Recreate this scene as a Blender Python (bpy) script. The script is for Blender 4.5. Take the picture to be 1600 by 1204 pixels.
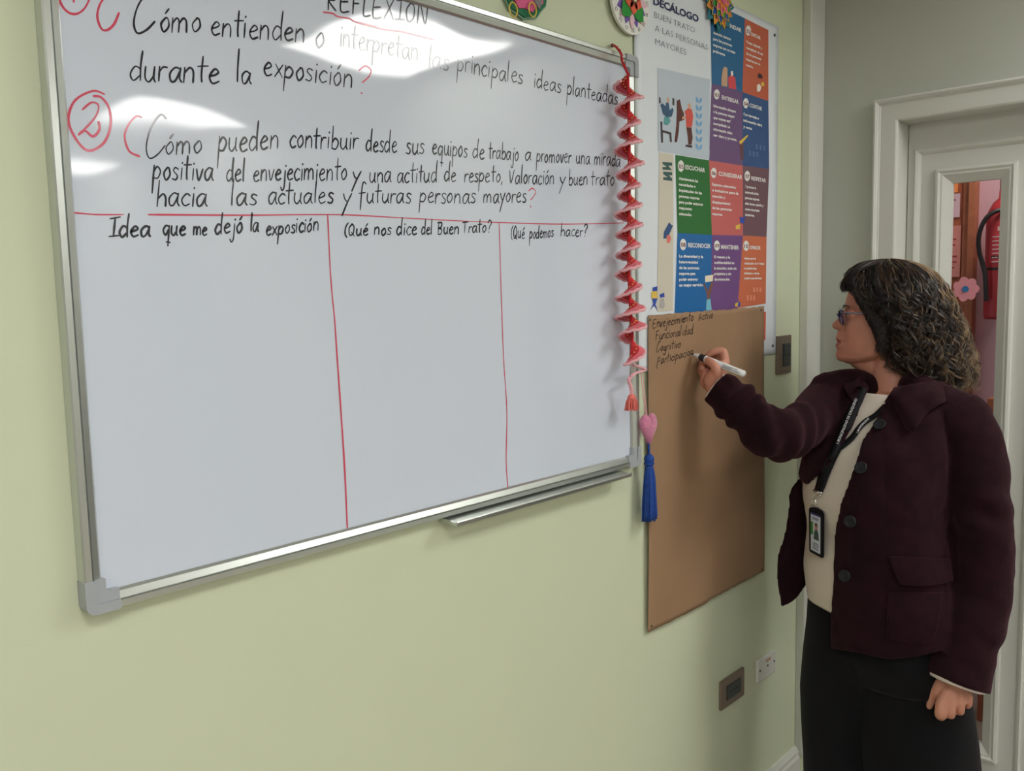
import bpy, bmesh, math, random
from mathutils import Vector, Matrix, noise
R_ = random.Random(7)
for o in list(bpy.data.objects): bpy.data.objects.remove(o)
SC = bpy.context.scene
COL = SC.collection
PI = math.pi
# ------------------------------------------------------------------ camera
D, H, FL = 1.115, 1.51, 1370.69
CF = Vector((0.73002861, 0.67562531, -0.10290125))
CR = Vector((0.67736754, -0.73530683, -0.0222954))
CU = Vector((0.09072733, 0.05342569, 0.99444168))
CAM = Vector((0, -D, H))
cam = bpy.data.cameras.new('camera'); camo = bpy.data.objects.new('camera', cam); COL.objects.link(camo)
camo.matrix_world = Matrix(((CR.x, CU.x, -CF.x, CAM.x), (CR.y, CU.y, -CF.y, CAM.y), (CR.z, CU.z, -CF.z, CAM.z), (0, 0, 0, 1)))
cam.sensor_width = 36; cam.lens = FL/1600*36; cam.clip_start = .02
SC.camera = camo
SC.view_settings.view_transform = 'Standard'; SC.view_settings.look = 'None'
SC.view_settings.gamma = 1; SC.view_settings.use_curve_mapping = False
SC.view_settings.exposure = 0.0
# ------------------------------------------------------------------ world and light
wd = bpy.data.worlds.new('world'); SC.world = wd; wd.use_nodes = True
wd.node_tree.nodes['Background'].inputs[0].default_value = (.8, .86, .95, 1)
wd.node_tree.nodes['Background'].inputs[1].default_value = .35
LIGHT_E = 15.5
CEIL = 2.42
LIGHTS = [(2.16, -1.43), (2.17, -3.22), (2.17, -4.75), (.05, -1.43), (.05, -3.2), (-1.6, -1.43), (-1.6, -3.2), (.05, -4.75)]

def ray(px, py): return CF + CR*((px-800)/FL) - CU*((py-602)/FL)
def W(px, py, dep): return CAM + ray(px, py)*dep
def WY(px, py, y=0.0):
    d = ray(px, py); return CAM + d*((y+D)/d.y)
def FX(px, py, x):
    d = ray(px, py); return CAM + d*(x/d.x)
# ------------------------------------------------------------------ materials
def mat(name, col, rough=.6, metal=0, spec=.5, bump=0, bscale=60, var=0, vscale=8, sheen=0, trans=0, emit=None, es=0, coat=0, wave=None, col2=None):
    m = bpy.data.materials.new(name); m.use_nodes = True
    nt = m.node_tree; b = nt.nodes['Principled BSDF']
    b.inputs['Base Color'].default_value = (*col, 1); b.inputs['Roughness'].default_value = rough
    b.inputs['Metallic'].default_value = metal; b.inputs['Specular IOR Level'].default_value = spec
    b.inputs['Sheen Weight'].default_value = sheen; b.inputs['Transmission Weight'].default_value = trans
    b.inputs['Coat Weight'].default_value = coat
    if emit: b.inputs['Emission Color'].default_value = (*emit, 1); b.inputs['Emission Strength'].default_value = es
    tc = nt.nodes.new('ShaderNodeTexCoord')
    if var or col2:
        n = nt.nodes.new('ShaderNodeTexNoise'); n.inputs['Scale'].default_value = vscale; n.inputs['Detail'].default_value = 4
        nt.links.new(tc.outputs['Object'], n.inputs['Vector'])
        r = nt.nodes.new('ShaderNodeMapRange'); r.inputs[1].default_value = .35; r.inputs[2].default_value = .65
        nt.links.new(n.outputs['Fac'], r.inputs[0])
        mx = nt.nodes.new('ShaderNodeMix'); mx.data_type = 'RGBA'
        c2 = col2 or tuple(c*(1-var) for c in col)
        mx.inputs[6].default_value = (*col, 1); mx.inputs[7].default_value = (*c2, 1)
        nt.links.new(r.outputs[0], mx.inputs[0]); nt.links.new(mx.outputs[2], b.inputs['Base Color'])
    if bump:
        if wave:
            n = nt.nodes.new('ShaderNodeTexWave'); n.inputs['Scale'].default_value = bscale; n.bands_direction = wave; n.inputs['Distortion'].default_value = 1.5
        else:
            n = nt.nodes.new('ShaderNodeTexNoise'); n.inputs['Scale'].default_value = bscale; n.inputs['Detail'].default_value = 5
        nt.links.new(tc.outputs['Object'], n.inputs['Vector'])
        bp = nt.nodes.new('ShaderNodeBump'); bp.inputs['Strength'].default_value = bump; bp.inputs['Distance'].default_value = .002
        nt.links.new(n.outputs[0], bp.inputs['Height']); nt.links.new(bp.outputs[0], b.inputs['Normal'])
    return m
M = {}
def simple(name, *a, **k):
    if name not in M: M[name] = mat(name, *a, **k)
    return M[name]
def srgb(r, g, b):
    f = lambda c: (c/255/12.92 if c/255 <= .04045 else ((c/255+.055)/1.055)**2.4)
    return (f(r), f(g), f(b))
def pm(name, r, g, b, **k):       # matt print or paint colour from sRGB numbers
    return simple(name, srgb(r, g, b), **{**dict(rough=.75), **k})
# ------------------------------------------------------------------ object helpers
def tag(o, label=None, cat=None, group=None, kind=None):
    if label: o['label'] = label
    if cat: o['category'] = cat
    if group: o['group'] = group
    if kind: o['kind'] = kind
    return o
def empty(name, loc, label, cat, group=None, rz=0):
    o = bpy.data.objects.new(name, None); o.empty_display_size = .05; COL.objects.link(o)
    o.location = loc; o.rotation_euler = (0, 0, rz)
    return tag(o, label, cat, group)
def link(name, me, m, parent=None, smooth=False):
    o = bpy.data.objects.new(name, me); COL.objects.link(o)
    if m is not None:
        for mm in (m if isinstance(m, (list, tuple)) else [m]): me.materials.append(mm)
    if parent is not None:
        o.parent = parent
        root = parent; off = Matrix()
        while root is not None:
            off = root_mat(root) @ off; root = root.parent
        me.transform(off.inverted())
    if smooth:
        for p in me.polygons: p.use_smooth = True
    return o
def root_mat(o):
    return Matrix.Translation(o.location) @ o.rotation_euler.to_matrix().to_4x4()
def obj(name, bm, m, parent=None, smooth=False, kind=None):
    """bm holds WORLD coordinates; parents sit anywhere"""
    me = bpy.data.meshes.new(name); bm.normal_update(); bm.to_mesh(me); bm.free()
    o = link(name, me, m, parent, smooth)
    if kind: o['kind'] = kind
    return o
def meshobj(name, verts, faces, m, parent=None, smooth=False):
    me = bpy.data.meshes.new(name); me.from_pydata([tuple(v) for v in verts], [], faces); me.update()
    return link(name, me, m, parent, smooth)
def box(bm, x0, x1, y0, y1, z0, z1, bev=0, mi=0):
    r = bmesh.ops.create_cube(bm, size=1)
    bmesh.ops.transform(bm, matrix=Matrix.Translation(((x0+x1)/2, (y0+y1)/2, (z0+z1)/2)) @ Matrix.Diagonal((abs(x1-x0), abs(y1-y0), abs(z1-z0), 1)), verts=r['verts'])
    fs = {f for v in r['verts'] for f in v.link_faces}
    for f in fs: f.material_index = mi
    if bev:
        es = list({e for v in r['verts'] for e in v.link_edges})
        bmesh.ops.bevel(bm, geom=es, offset=bev, segments=2, affect='EDGES', profile=.6)
def boxo(name, x0, x1, y0, y1, z0, z1, m, parent=None, bev=0):
    bm = bmesh.new(); box(bm, x0, x1, y0, y1, z0, z1, bev); return obj(name, bm, m, parent)
def prism(bm, pts, y0, y1, ax='y', mi=0):
    """polygon pts (u,v) -> (x,z) extruded in y (ax='y') or (y,z) extruded in x (ax='x')"""
    mk = (lambda u, v, w: (u, w, v)) if ax == 'y' else (lambda u, v, w: (w, u, v))
    a = [bm.verts.new(mk(u, v, y0)) for u, v in pts]; b = [bm.verts.new(mk(u, v, y1)) for u, v in pts]
    n = len(pts)
    fs = [bm.faces.new(a), bm.faces.new(b[::-1])]
    for i in range(n): fs.append(bm.faces.new((a[i], b[i], b[(i+1) % n], a[(i+1) % n])))
    for f in fs: f.material_index = mi
    bmesh.ops.recalc_face_normals(bm, faces=fs)
def catmull(pts, n=6, closed=False):
    P = [Vector(p) for p in pts]; out = []
    m = len(P)
    if m < 3 and not closed:
        return [P[0].lerp(P[-1], i/n) for i in range(n+1)]
    rng = range(m) if closed else range(m-1)
    for i in rng:
        if closed: p0, p1, p2, p3 = P[i-1], P[i], P[(i+1) % m], P[(i+2) % m]
        else: p0, p1, p2, p3 = P[max(i-1, 0)], P[i], P[i+1], P[min(i+2, m-1)]
        for k in range(n):
            t = k/n
            out.append(.5*((2*p1)+(-p0+p2)*t+(2*p0-5*p1+4*p2-p3)*t*t+(-p0+3*p1-3*p2+p3)*t**3))
    if not closed: out.append(P[-1].copy())
    return out
def tube(bm, pts, rad, seg=10, caps=True, mi=0, squash=None):
    """tube along 3D points; rad number or list; squash=(axis vector, factor)"""
    P = [Vector(p) for p in pts]; n = len(P)
    rr = rad if isinstance(rad, (list, tuple)) else [rad]*n
    prev = None; rings = []
    for i in range(n):
        t = (P[min(i+1, n-1)]-P[max(i-1, 0)])
        if t.length < 1e-9: t = Vector((0, 0, 1))
        t.normalize()
        if prev is None:
            a = Vector((0, 0, 1)) if abs(t.z) < .9 else Vector((1, 0, 0))
            prev = (a - t*a.dot(t)).normalized()
        else:
            prev = (prev - t*prev.dot(t)); prev.normalize()
        b = t.cross(prev)
        ring = []
        for k in range(seg):
            a = 2*PI*k/seg
            off = (prev*math.cos(a)+b*math.sin(a))*rr[i]
            if squash: off -= squash[0]*off.dot(squash[0])*(1-squash[1])
            ring.append(bm.verts.new(P[i]+off))
        rings.append(ring)
    for i in range(n-1):
        for k in range(seg):
            f = bm.faces.new((rings[i][k], rings[i][(k+1) % seg], rings[i+1][(k+1) % seg], rings[i+1][k])); f.material_index = mi; f.smooth = True
    if caps:
        f = bm.faces.new(rings[0][::-1]); f.material_index = mi; f = bm.faces.new(rings[-1]); f.material_index = mi
def sphere(bm, c, r, sub=2, sc=(1, 1, 1), mi=0, rot=None):
    q = bmesh.ops.create_icosphere(bm, subdivisions=sub, radius=r)
    m = Matrix.Translation(c) @ (rot or Matrix()) @ Matrix.Diagonal((*sc, 1))
    bmesh.ops.transform(bm, matrix=m, verts=q['verts'])
    for v in q['verts']:
        for f in v.link_faces: f.smooth = True; f.material_index = mi
def cyl(bm, c, r, h, axis='y', seg=20, r2=None, mi=0):
    q = bmesh.ops.create_cone(bm, cap_ends=True, segments=seg, radius1=r, radius2=r if r2 is None else r2, depth=h)
    rot = {'z': Matrix(), 'y': Matrix.Rotation(PI/2, 4, 'X'), 'x': Matrix.Rotation(PI/2, 4, 'Y')}[axis]
    bmesh.ops.transform(bm, matrix=Matrix.Translation(c) @ rot, verts=q['verts'])
    for v in q['verts']:
        for f in v.link_faces: f.material_index = mi
def struct(o): o['kind'] = 'structure'; return o
# ================================================================== ROOM SHELL
XF = WY(1280.5, 550, -.022).x                      # far wall
green = mat('green_wall_paint', (.62, .672, .485), .55, bump=.05, bscale=300)
grey = mat('grey_wall_paint', (.50, .525, .465), .6, bump=.04, bscale=250)
white_p = mat('white_ceiling_paint', (.78, .78, .74), .7)
gloss = mat('white_gloss_paint', (.66, .67, .62), .35, bump=.04, bscale=90)
flr = mat('vinyl_floor', (.36, .31, .25), .35, var=.15, vscale=5)
struct(boxo('wall_left', -4, XF+.1, 0, .12, 0, CEIL, green))
# opening in the far wall for the glazed double door
def far_pt(px, py, x=None): return FX(px, py, XF if x is None else x)
YC0 = far_pt(1366, 157, XF-.018).y      # outer edge of casing (towards green wall)
ZC1 = far_pt(1366, 157, XF-.018).z
YI0 = far_pt(1402.5, 186.4, XF-.018).y  # inner edge of casing
ZI1 = far_pt(1402.5, 186.4, XF-.018).z
print('door', YC0, ZC1, YI0, ZI1)
YI1 = YI0 - .86; YC1 = YI1 - (YC0-YI0)
bm = bmesh.new()
box(bm, XF, XF+.12, YI0+.012, .0, 0, CEIL); box(bm, XF, XF+.12, YI1-.012, YI0+.012, ZI1+.012, CEIL); box(bm, XF, XF+.12, -6.5, YI1-.012, 0, CEIL)
struct(obj('wall_far', bm, grey))
struct(boxo('wall_rear', -4.1, -4, -6.5, .12, 0, CEIL, white_p))
struct(boxo('wall_right', -4, XF+.12, -6.6, -6.5, 0, CEIL, white_p))
struct(boxo('floor', -4, XF+.12, -6.5, .12, -.08, 0, flr))
struct(boxo('ceiling', -4, XF+.12, -6.5, .12, CEIL, CEIL+.08, white_p))
# trunking in the corner
xt0 = WY(1259.5, 550, -.022).x
struct(boxo('trim_1', xt0, XF, -.026, 0, .1, CEIL, gloss, bev=.004))
# baseboards with a stepped moulding
def skirting(name, p, q, nrm, h=.105):
    bm = bmesh.new(); n = Vector(nrm)
    prof = [(0, 0), (.018, 0), (.018, h-.03), (.014, h-.022), (.014, h-.012), (.008, h), (0, h)]
    A = [bm.verts.new(Vector(p)+n*u+Vector((0, 0, v))) for u, v in prof]; B = [bm.verts.new(Vector(q)+n*u+Vector((0, 0, v))) for u, v in prof]
    k = len(prof)
    for i in range(k): bm.faces.new((A[i], A[(i+1) % k], B[(i+1) % k], B[i]))
    bm.faces.new(A[::-1]); bm.faces.new(B); bmesh.ops.recalc_face_normals(bm, faces=bm.faces[:])
    return struct(obj(name, bm, gloss))
zb = WY(1230, 1186, -.018).z; print('skirting top', zb)
skirting('baseboard_left', (-4, 0, 0), (xt0, 0, 0), (0, -1, 0), zb)
skirting('baseboard_far', (XF, -.0, 0), (XF, YC0, 0), (-1, 0, 0), zb)
# ---------------------------------------------------------------- door casing
def ring_frame(bm, y0, y1, z0, z1, w, prof, x, open_bottom=False):
    """mitred frame on plane X=x facing -X. y0>y1 outer; prof = [(u across inwards, proud)] """
    loops = []
    for u, h in prof:
        yy0, yy1, zz1 = y0-u, y1+u, z1-u
        zz0 = z0 if open_bottom else z0+u
        loops.append([bm.verts.new((x-h, a, b)) for a, b in ((yy0, zz0), (yy0, zz1), (yy1, zz1), (yy1, zz0))])
    for i in range(len(loops)-1):
        for k in range(3 if open_bottom else 4):
            a, b = loops[i], loops[i+1]
            bm.faces.new((a[k], a[(k+1) % 4], b[(k+1) % 4], b[k]))
cw = YC0-YI0
bm = bmesh.new()
ring_frame(bm, YC0, YC1, 0, ZC1, cw, [(0, -.001), (0, .022), (.006, .026), (.012, .022), (.014, .018), (.016, .018), (.018, .016), (cw-.006, .016), (cw-.002, .014), (cw, .01), (cw, -.118)], XF, True)
struct(obj('trim_2', bm, gloss))
# ---------------------------------------------------------------- glazed door leaf (narrow leaf with one tall pane)
_d = ray(1419.7, 192.5); XL = _d.x*(YI0+D)/_d.y    # front plane of the leaf
print('XL', XL)
door = struct(empty('door_1', (XL, (YI0+YI1)/2, 0), None, None))
m0 = far_pt(1429.7, 232.9, XL-.004); b0 = far_pt(1463, 264.5, XL-.002); b1 = far_pt(1591.7, 250.4, XL-.002); g0 = far_pt(1490, 283, XL+.012); g1 = far_pt(1574, 275, XL+.012); bb = far_pt(1557, 1192, XL-.002)
print('leaf', m0, b0, b1, g0, g1, bb)
YB0, YB1, ZB1, ZB0 = b0.y, b1.y, b0.z, bb.z
yg0, yg1, zg1 = g0.y, g1.y, g0.z
bw = YB0-yg0
leaf_mid = (YB0+YB1)/2
ym1 = 2*leaf_mid-m0.y
LEAF1 = 2*leaf_mid-YI0        # far edge of this leaf
bm = bmesh.new()     # stiles and rails
T = .04
for a, b, c, d in ((YB0, YI0-.002, 0.01, ZI1-.002), (LEAF1+.002, YB1, .01, ZI1-.002)): box(bm, XL, XL+T, a, b, c, d)
box(bm, XL, XL+T, YB1, YB0, ZB1, ZI1-.002); box(bm, XL, XL+T, YB1, YB0, .01, ZB0)
obj('leaf', bm, gloss, door)
bm = bmesh.new()
mw = m0.y-far_pt(1440, 241, XL-.004).y
ring_frame(bm, m0.y, ym1, .1, m0.z, mw, [(0, 0), (.0, .006), (.004, .01), (.010, .008), (.016, .003), (.018, 0)], XL)
obj('panel_moulding', bm, gloss, door)
bm = bmesh.new()
ring_frame(bm, YB0, YB1, ZB0, ZB1, bw, [(0, 0), (.001, .012), (.008, .014), (.014, .010), (.018, .010), (bw-.006, -.002), (bw, -.006), (bw, -.02)], XL)
obj('glazing_bead', bm, gloss, door)
glass = mat('door_glass', (.92, .95, .93), .0, trans=1, spec=.5)
glass.node_tree.nodes['Principled BSDF'].inputs['IOR'].default_value = 1.02
boxo('glass_pane', XL+.018, XL+.024, YB1+bw-.004, YB0-bw+.004, ZB0+bw-.004, ZB1-bw+.004, glass, door)
# second leaf, out of the picture to the right
bm = bmesh.new(); box(bm, XL, XL+T, YI1, LEAF1-.002, .01, ZI1-.002)
d2 = struct(obj('door_2', bm, gloss))
bm = bmesh.new()
ring_frame(bm, LEAF1-.03, YI1+.03, .1, m0.z, mw, [(0, 0), (.0, .006), (.004, .01), (.010, .008), (.016, .003), (.018, 0)], XL)
obj('panel_moulding', bm, gloss, d2)
# ---------------------------------------------------------------- corridor behind the glass
pinkw = mat('pink_corridor_paint', srgb(214, 172, 182), .7)
pinkl = mat('mauve_panel', srgb(190, 145, 170), .6)
orange = mat('orange_timber', srgb(186, 112, 78), .5, var=.2, vscale=20)
XC = 3.55
struct(boxo('wall_corridor_back', XC, XC+.1, -3.2, 1.2, 0, 2.5, pinkw))
struct(boxo('wall_corridor_side', XF+.12, XC, 1.1, 1.2, 0, 2.5, pinkw))
struct(boxo('wall_corridor_end', XF+.12, XC, -3.3, -3.2, 0, 2.5, pinkw))
struct(boxo('floor_corridor', XF+.12, XC+.1, -3.3, 1.2, -.08, 0, flr))
struct(boxo('ceiling_corridor', XF+.12, XC+.1, -3.3, 1.2, 2.5, 2.58, white_p))
# timber uprights seen through the pane
p = far_pt(1517, 400, XC-.04); bm = bmesh.new(); box(bm, XC-.05, XC, p.y-.012, p.y+.012, 0, 2.4, .003); struct(obj('trim_3', bm, orange))
p = far_pt(1560, 600, XC-.3); bm = bmesh.new(); box(bm, XC-.33, XC-.28, p.y-.035, p.y+.025, 0, 1.13, .004); struct(obj('trim_4', bm, orange))
# ---------------------------------------------------------------- ceiling lights
lamp = mat('lamp_diffuser', (1, 1, 1), .5, emit=(1, .985, .95), es=LIGHT_E)
lamp_tr = mat('lamp_frame', (.8, .8, .8), .4)
where = ['above the doorway', 'further back on the door side', 'at the rear on the door side', 'over the middle of the board', 'in the middle of the room', 'at the left end by the board wall', 'at the left end further back', 'at the rear in the middle of the room']
for (x, y), w in zip(LIGHTS, where):
    t = empty('ceiling_light', (x, y, CEIL), 'square white recessed ceiling light panel ' + w, 'light', 'square ceiling light panels')
    bm = bmesh.new(); a, b = .32, .295
    for q in ((x-a, x-b, y-a, y+a), (x+b, x+a, y-a, y+a), (x-b, x+b, y-a, y-b), (x-b, x+b, y+b, y+a)): box(bm, *q, CEIL-.012, CEIL)
    obj('frame', bm, lamp_tr, t)
    boxo('diffuser', x-b, x+b, y-b, y+b, CEIL-.008, CEIL-.002, lamp, t)
t = empty('ceiling_light', (3.1, -.6, 2.5), 'round ceiling light in the pink corridor behind the door', 'light')
bm = bmesh.new(); cyl(bm, (3.1, -.6, 2.48), .16, .03, 'z', 24); obj('base', bm, lamp_tr, t)
bm = bmesh.new(); sphere(bm, (3.1, -.6, 2.465), .15, 3, (1, 1, .35)); obj('diffuser', bm, mat('corridor_lamp', (1, 1, 1), .5, emit=(1, .93, .88), es=34), t)

# ================================================================== WHITEBOARD
ys = -.012     # drawing surface
al = mat('brushed_aluminium', (.62, .65, .63), .28, metal=.85, bump=.02, bscale=400)
capm = mat('grey_plastic', srgb(165, 170, 175), .4)
bsurf = mat('whiteboard_enamel', (.63, .69, .80), .05, spec=.5)
nt = bsurf.node_tree; b = nt.nodes['Principled BSDF']       # gentle undulation of the sheet steel
tc = nt.nodes.new('ShaderNodeTexCoord'); n = nt.nodes.new('ShaderNodeTexNoise'); n.inputs['Scale'].default_value = 3.5; n.inputs['Detail'].default_value = 1
mp = nt.nodes.new('ShaderNodeMapping'); mp.inputs['Scale'].default_value = (1, 1, 1.6)
nt.links.new(tc.outputs['Object'], mp.inputs[0]); nt.links.new(mp.outputs[0], n.inputs['Vector'])
bp = nt.nodes.new('ShaderNodeBump'); bp.inputs['Strength'].default_value = .6; bp.inputs['Distance'].default_value = .004
nt.links.new(n.outputs[0], bp.inputs['Height']); nt.links.new(bp.outputs[0], b.inputs['Normal'])
yf = -.022
BL = WY(132, 905, yf).x; BB = WY(200, 945, yf).z; BR = WY(998, 400, yf).x; BT = WY(930, 69, yf).z
inl = WY(151, 900, ys).x - BL; inb = WY(500, 845, ys).z - BB
print('board', BL, BR, BB, BT, 'rail', inl, inb, WY(976, 720.3, ys).z-BB, WY(192, 926, ys).z-BB)
RW = .023
board = empty('whiteboard', ((BL+BR)/2, 0, BB), 'large aluminium framed whiteboard full of handwriting mounted on the green wall', 'whiteboard')
boxo('surface', BL+.01, BR-.01, ys, -.002, BB+.01, BT-.01, bsurf, board)
prof = [(0, -.001), (0, yf+.002), (.002, yf), (.009, yf), (.0098, yf+.004), (.0108, yf+.004), (.0116, yf+.001), (RW-.003, yf+.005), (RW, ys-.001)]
def rail(name, p, q, inn):
    bm = bmesh.new(); inn = Vector(inn)
    A = [bm.verts.new(Vector(p)+inn*u+Vector((0, y, 0))) for u, y in prof]; B = [bm.verts.new(Vector(q)+inn*u+Vector((0, y, 0))) for u, y in prof]
    for i in range(len(prof)-1): bm.faces.new((A[i], A[i+1], B[i+1], B[i]))
    bm.faces.new(A[::-1]); bm.faces.new(B); bmesh.ops.recalc_face_normals(bm, faces=bm.faces[:])
    return obj(name, bm, al, board)
c = .036
rail('frame_rail', (BL, 0, BB+c), (BL, 0, BT-c), (1, 0, 0)); rail('frame_rail', (BR, 0, BB+c), (BR, 0, BT-c), (-1, 0, 0))
rail('frame_rail', (BL+c, 0, BB), (BR-c, 0, BB), (0, 0, 1)); rail('frame_rail', (BL+c, 0, BT), (BR-c, 0, BT), (0, 0, -1))
def corner_cap(cx, cz, sx, sz):
    L = .042; w1 = .0125; w2 = RW+.003; R = .012
    def arc(cxx, czz, r, a0, a1, n=6): return [(cxx+r*math.cos(a0+(a1-a0)*i/n), czz+r*math.sin(a0+(a1-a0)*i/n)) for i in range(n+1)]
    bm = bmesh.new()
    for (wo, wi, yy) in ((0, w1, yf-.003), (w1, w2, yf+.000)):
        ro, ri = max(R-wo, .004), max(R-wi, .006)
        o_ = [(L, wo)] + arc(wo+ro, wo+ro, ro, 1.5*PI, PI)[0:] + [(wo, L)]
        i_ = [(wi, L)] + arc(wi+ri, wi+ri, ri, PI, 1.5*PI) + [(L, wi)]
        pts = [(cx+sx*(u-.001), cz+sz*(v-.001)) for u, v in o_+i_]
        prism(bm, pts, -.001, yy)
    return obj('corner_cap', bm, capm, board)
for a in ((BL, BB, 1, 1), (BR, BB, -1, 1), (BL, BT, 1, -1), (BR, BT, -1, -1)): corner_cap(*a)
# pen tray
tx0 = WY(704, 806, -.03).x; tx1 = WY(984, 738, -.04).x
bm = bmesh.new(); prism(bm, [(-.001, BB-.003), (-.022, BB-.004), (-.042, BB-.008), (-.045, BB-.004), (-.0465, BB-.006), (-.044, BB-.013), (-.02, BB-.010), (-.001, BB-.012)], tx0, tx1, 'x')
obj('pen_tray', bm, al, board)
# ---------------------------------------------------------------- handwriting: a single-stroke hand
G = {  # advance, strokes; x-height 1
'a': (.95, [[(.8, .9), (.45, 1.02), (.1, .6), (.2, .05), (.5, .1), (.8, .8)], [(.82, 1), (.78, .3), (.95, 0)]]),
'b': (.9, [[(.15, 2.1), (.12, .05)], [(.12, .6), (.45, 1), (.8, .6), (.55, .02), (.12, .1)]]),
'c': (.75, [[(.75, .85), (.45, 1.02), (.1, .5), (.35, 0), (.75, .15)]]),
'd': (.95, [[(.8, .8), (.4, 1), (.1, .45), (.35, 0), (.75, .35)], [(.85, 2.1), (.78, 1), (.82, 0)]]),
'e': (.85, [[(.12, .5), (.5, .6), (.72, .8), (.45, 1.02), (.12, .5), (.35, 0), (.8, .15)]]),
'f': (.8, [[(.8, 1.9), (.5, 2.1), (.35, 1.4), (.3, -.8)], [(.05, .9), (.75, 1)]]),
'g': (.9, [[(.75, .9), (.4, 1), (.1, .5), (.4, .05), (.75, .7)], [(.78, 1), (.7, -.6), (.35, -.9), (.1, -.6)]]),
'h': (.9, [[(.15, 2.1), (.1, 0)], [(.12, .6), (.5, 1), (.75, .7), (.78, 0)]]),
'i': (.4, [[(.2, 1), (.18, 0)], [(.2, 1.4), (.24, 1.5)]]),
'j': (.5, [[(.35, 1), (.3, -.6), (.05, -.9), (-.1, -.6)], [(.38, 1.4), (.42, 1.5)]]),
'l': (.45, [[(.22, 2.15), (.18, .9), (.2, 0)]]),
'm': (1.35, [[(.1, 1), (.1, 0)], [(.1, .6), (.4, 1), (.6, .75), (.6, 0)], [(.6, .6), (.9, 1), (1.15, .75), (1.2, 0)]]),
'n': (.9, [[(.12, 1), (.1, 0)], [(.1, .6), (.45, 1), (.72, .75), (.75, 0)]]),
'o': (.85, [[(.45, 1), (.12, .55), (.35, 0), (.72, .4), (.6, .95), (.4, 1)]]),
'p': (.9, [[(.15, 1.1), (.08, -1.1)], [(.12, .6), (.45, 1.02), (.8, .65), (.55, .1), (.12, .15)]]),
'q': (.95, [[(.8, .85), (.4, 1), (.1, .5), (.4, .02), (.75, .6)], [(.8, 1), (.75, -1.1)], [(.55, -.7), (1, -.75)]]),
'r': (.65, [[(.12, 1), (.12, 0)], [(.12, .6), (.35, .95), (.65, .95)]]),
's': (.7, [[(.65, .9), (.35, 1.02), (.2, .75), (.6, .35), (.45, .02), (.1, .1)]]),
't': (.7, [[(.35, 1.9), (.32, .6), (.38, 0)], [(.02, 1.15), (.75, 1.2)]]),
'u': (.9, [[(.12, 1), (.12, .3), (.4, .0), (.72, .4)], [(.75, 1), (.72, .3), (.85, 0)]]),
'v': (.75, [[(.08, 1), (.35, 0), (.7, 1.02)]]),
'x': (.8, [[(.1, 1), (.75, 0)], [(.75, 1), (.08, 0)]]),
'y': (.85, [[(.1, 1), (.25, .5), (.45, .25)], [(.8, 1.05), (.45, .1), (.1, -1.1)]]),
'z': (.8, [[(.1, .95), (.7, 1), (.1, .02), (.75, .05)]]),
'C': (1.2, [[(1.05, 2.1), (.75, 2.3), (.3, 1.5), (.15, .5), (.35, -.1), (.75, .1), (1.1, .6)]]),
'E': (1.1, [[(.95, 1.7), (.2, 1.65), (.15, 0), (.95, .05)], [(.18, .85), (.8, .95)]]),
'F': (1.0, [[(.15, 1.6), (.15, 0)], [(.1, 1.65), (.9, 1.75)], [(.15, .9), (.7, .95)]]),
'L': (.9, [[(.15, 1.7), (.12, 0), (.8, .05)]]),
'X': (1.1, [[(.1, 1.7), (.95, 0)], [(.95, 1.75), (.05, 0)]]),
'I': (.8, [[(.45, 1.7), (.4, .05)], [(0, 1.65), (.9, 1.8)], [(0, 0), (.85, .08)]]),
'1': (.5, [[(.25, 1.7), (.22, 0)]]),
'O': (1.1, [[(.5, 1.7), (.12, 1), (.35, 0), (.85, .4), (.85, 1.4), (.5, 1.7)]]),
'N': (1.2, [[(.1, 0), (.2, 1.7), (.85, 0), (1, 1.75)]]),
'R': (1.1, [[(.15, 0), (.15, 1.7), (.75, 1.6), (.7, 1), (.15, .85), (.9, 0)]]),
'Q': (1.1, [[(.6, 1.7), (.15, 1.1), (.3, .1), (.8, .3), (.85, 1.3), (.5, 1.7)], [(.5, .5), (1, -.1)]]),
'B': (1, [[(.2, 1.5), (.15, 0)], [(.0, 1.5), (.7, 1.5), (.6, .9), (.2, .8), (.75, .6), (.6, 0), (.15, 0)]]),
'T': (1, [[(.45, 1.5), (.4, 0)], [(.0, 1.5), (.95, 1.6)]]),
'V': (1, [[(.05, 1.5), (.35, 0), (.85, 1.6)]]),
'P': (1, [[(.25, 1.6), (.1, -.8)], [(.1, 1.5), (.6, 1.7), (.85, 1.3), (.6, .8), (.2, .75)]]),
'A': (1.1, [[(.05, 0), (.5, 1.7), (.95, 0)], [(.2, .6), (.85, .65)]]),
'?': (.8, [[(.1, 1.5), (.4, 1.9), (.75, 1.5), (.45, .9), (.35, .5)], [(.3, .05), (.34, .1)]]),
'(': (.5, [[(.5, 1.9), (.15, 1.3), (.12, .4), (.4, -.1)]]),
',': (.3, [[(.15, .1), (.02, -.3)]]), ';': (.3, [[(.15, .1), (.0, -.4)], [(.15, .6), (.17, .68)]]), '.': (.3, [[(.1, 0), (.14, .05)]]),
}
AC = {'ó': ('o', (.4, 1.3), (.65, 1.65)), 'é': ('e', (.4, 1.3), (.7, 1.7)), 'Ó': ('O', (.5, 2.0), (.75, 2.2))}
HR = random.Random(3)
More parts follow.
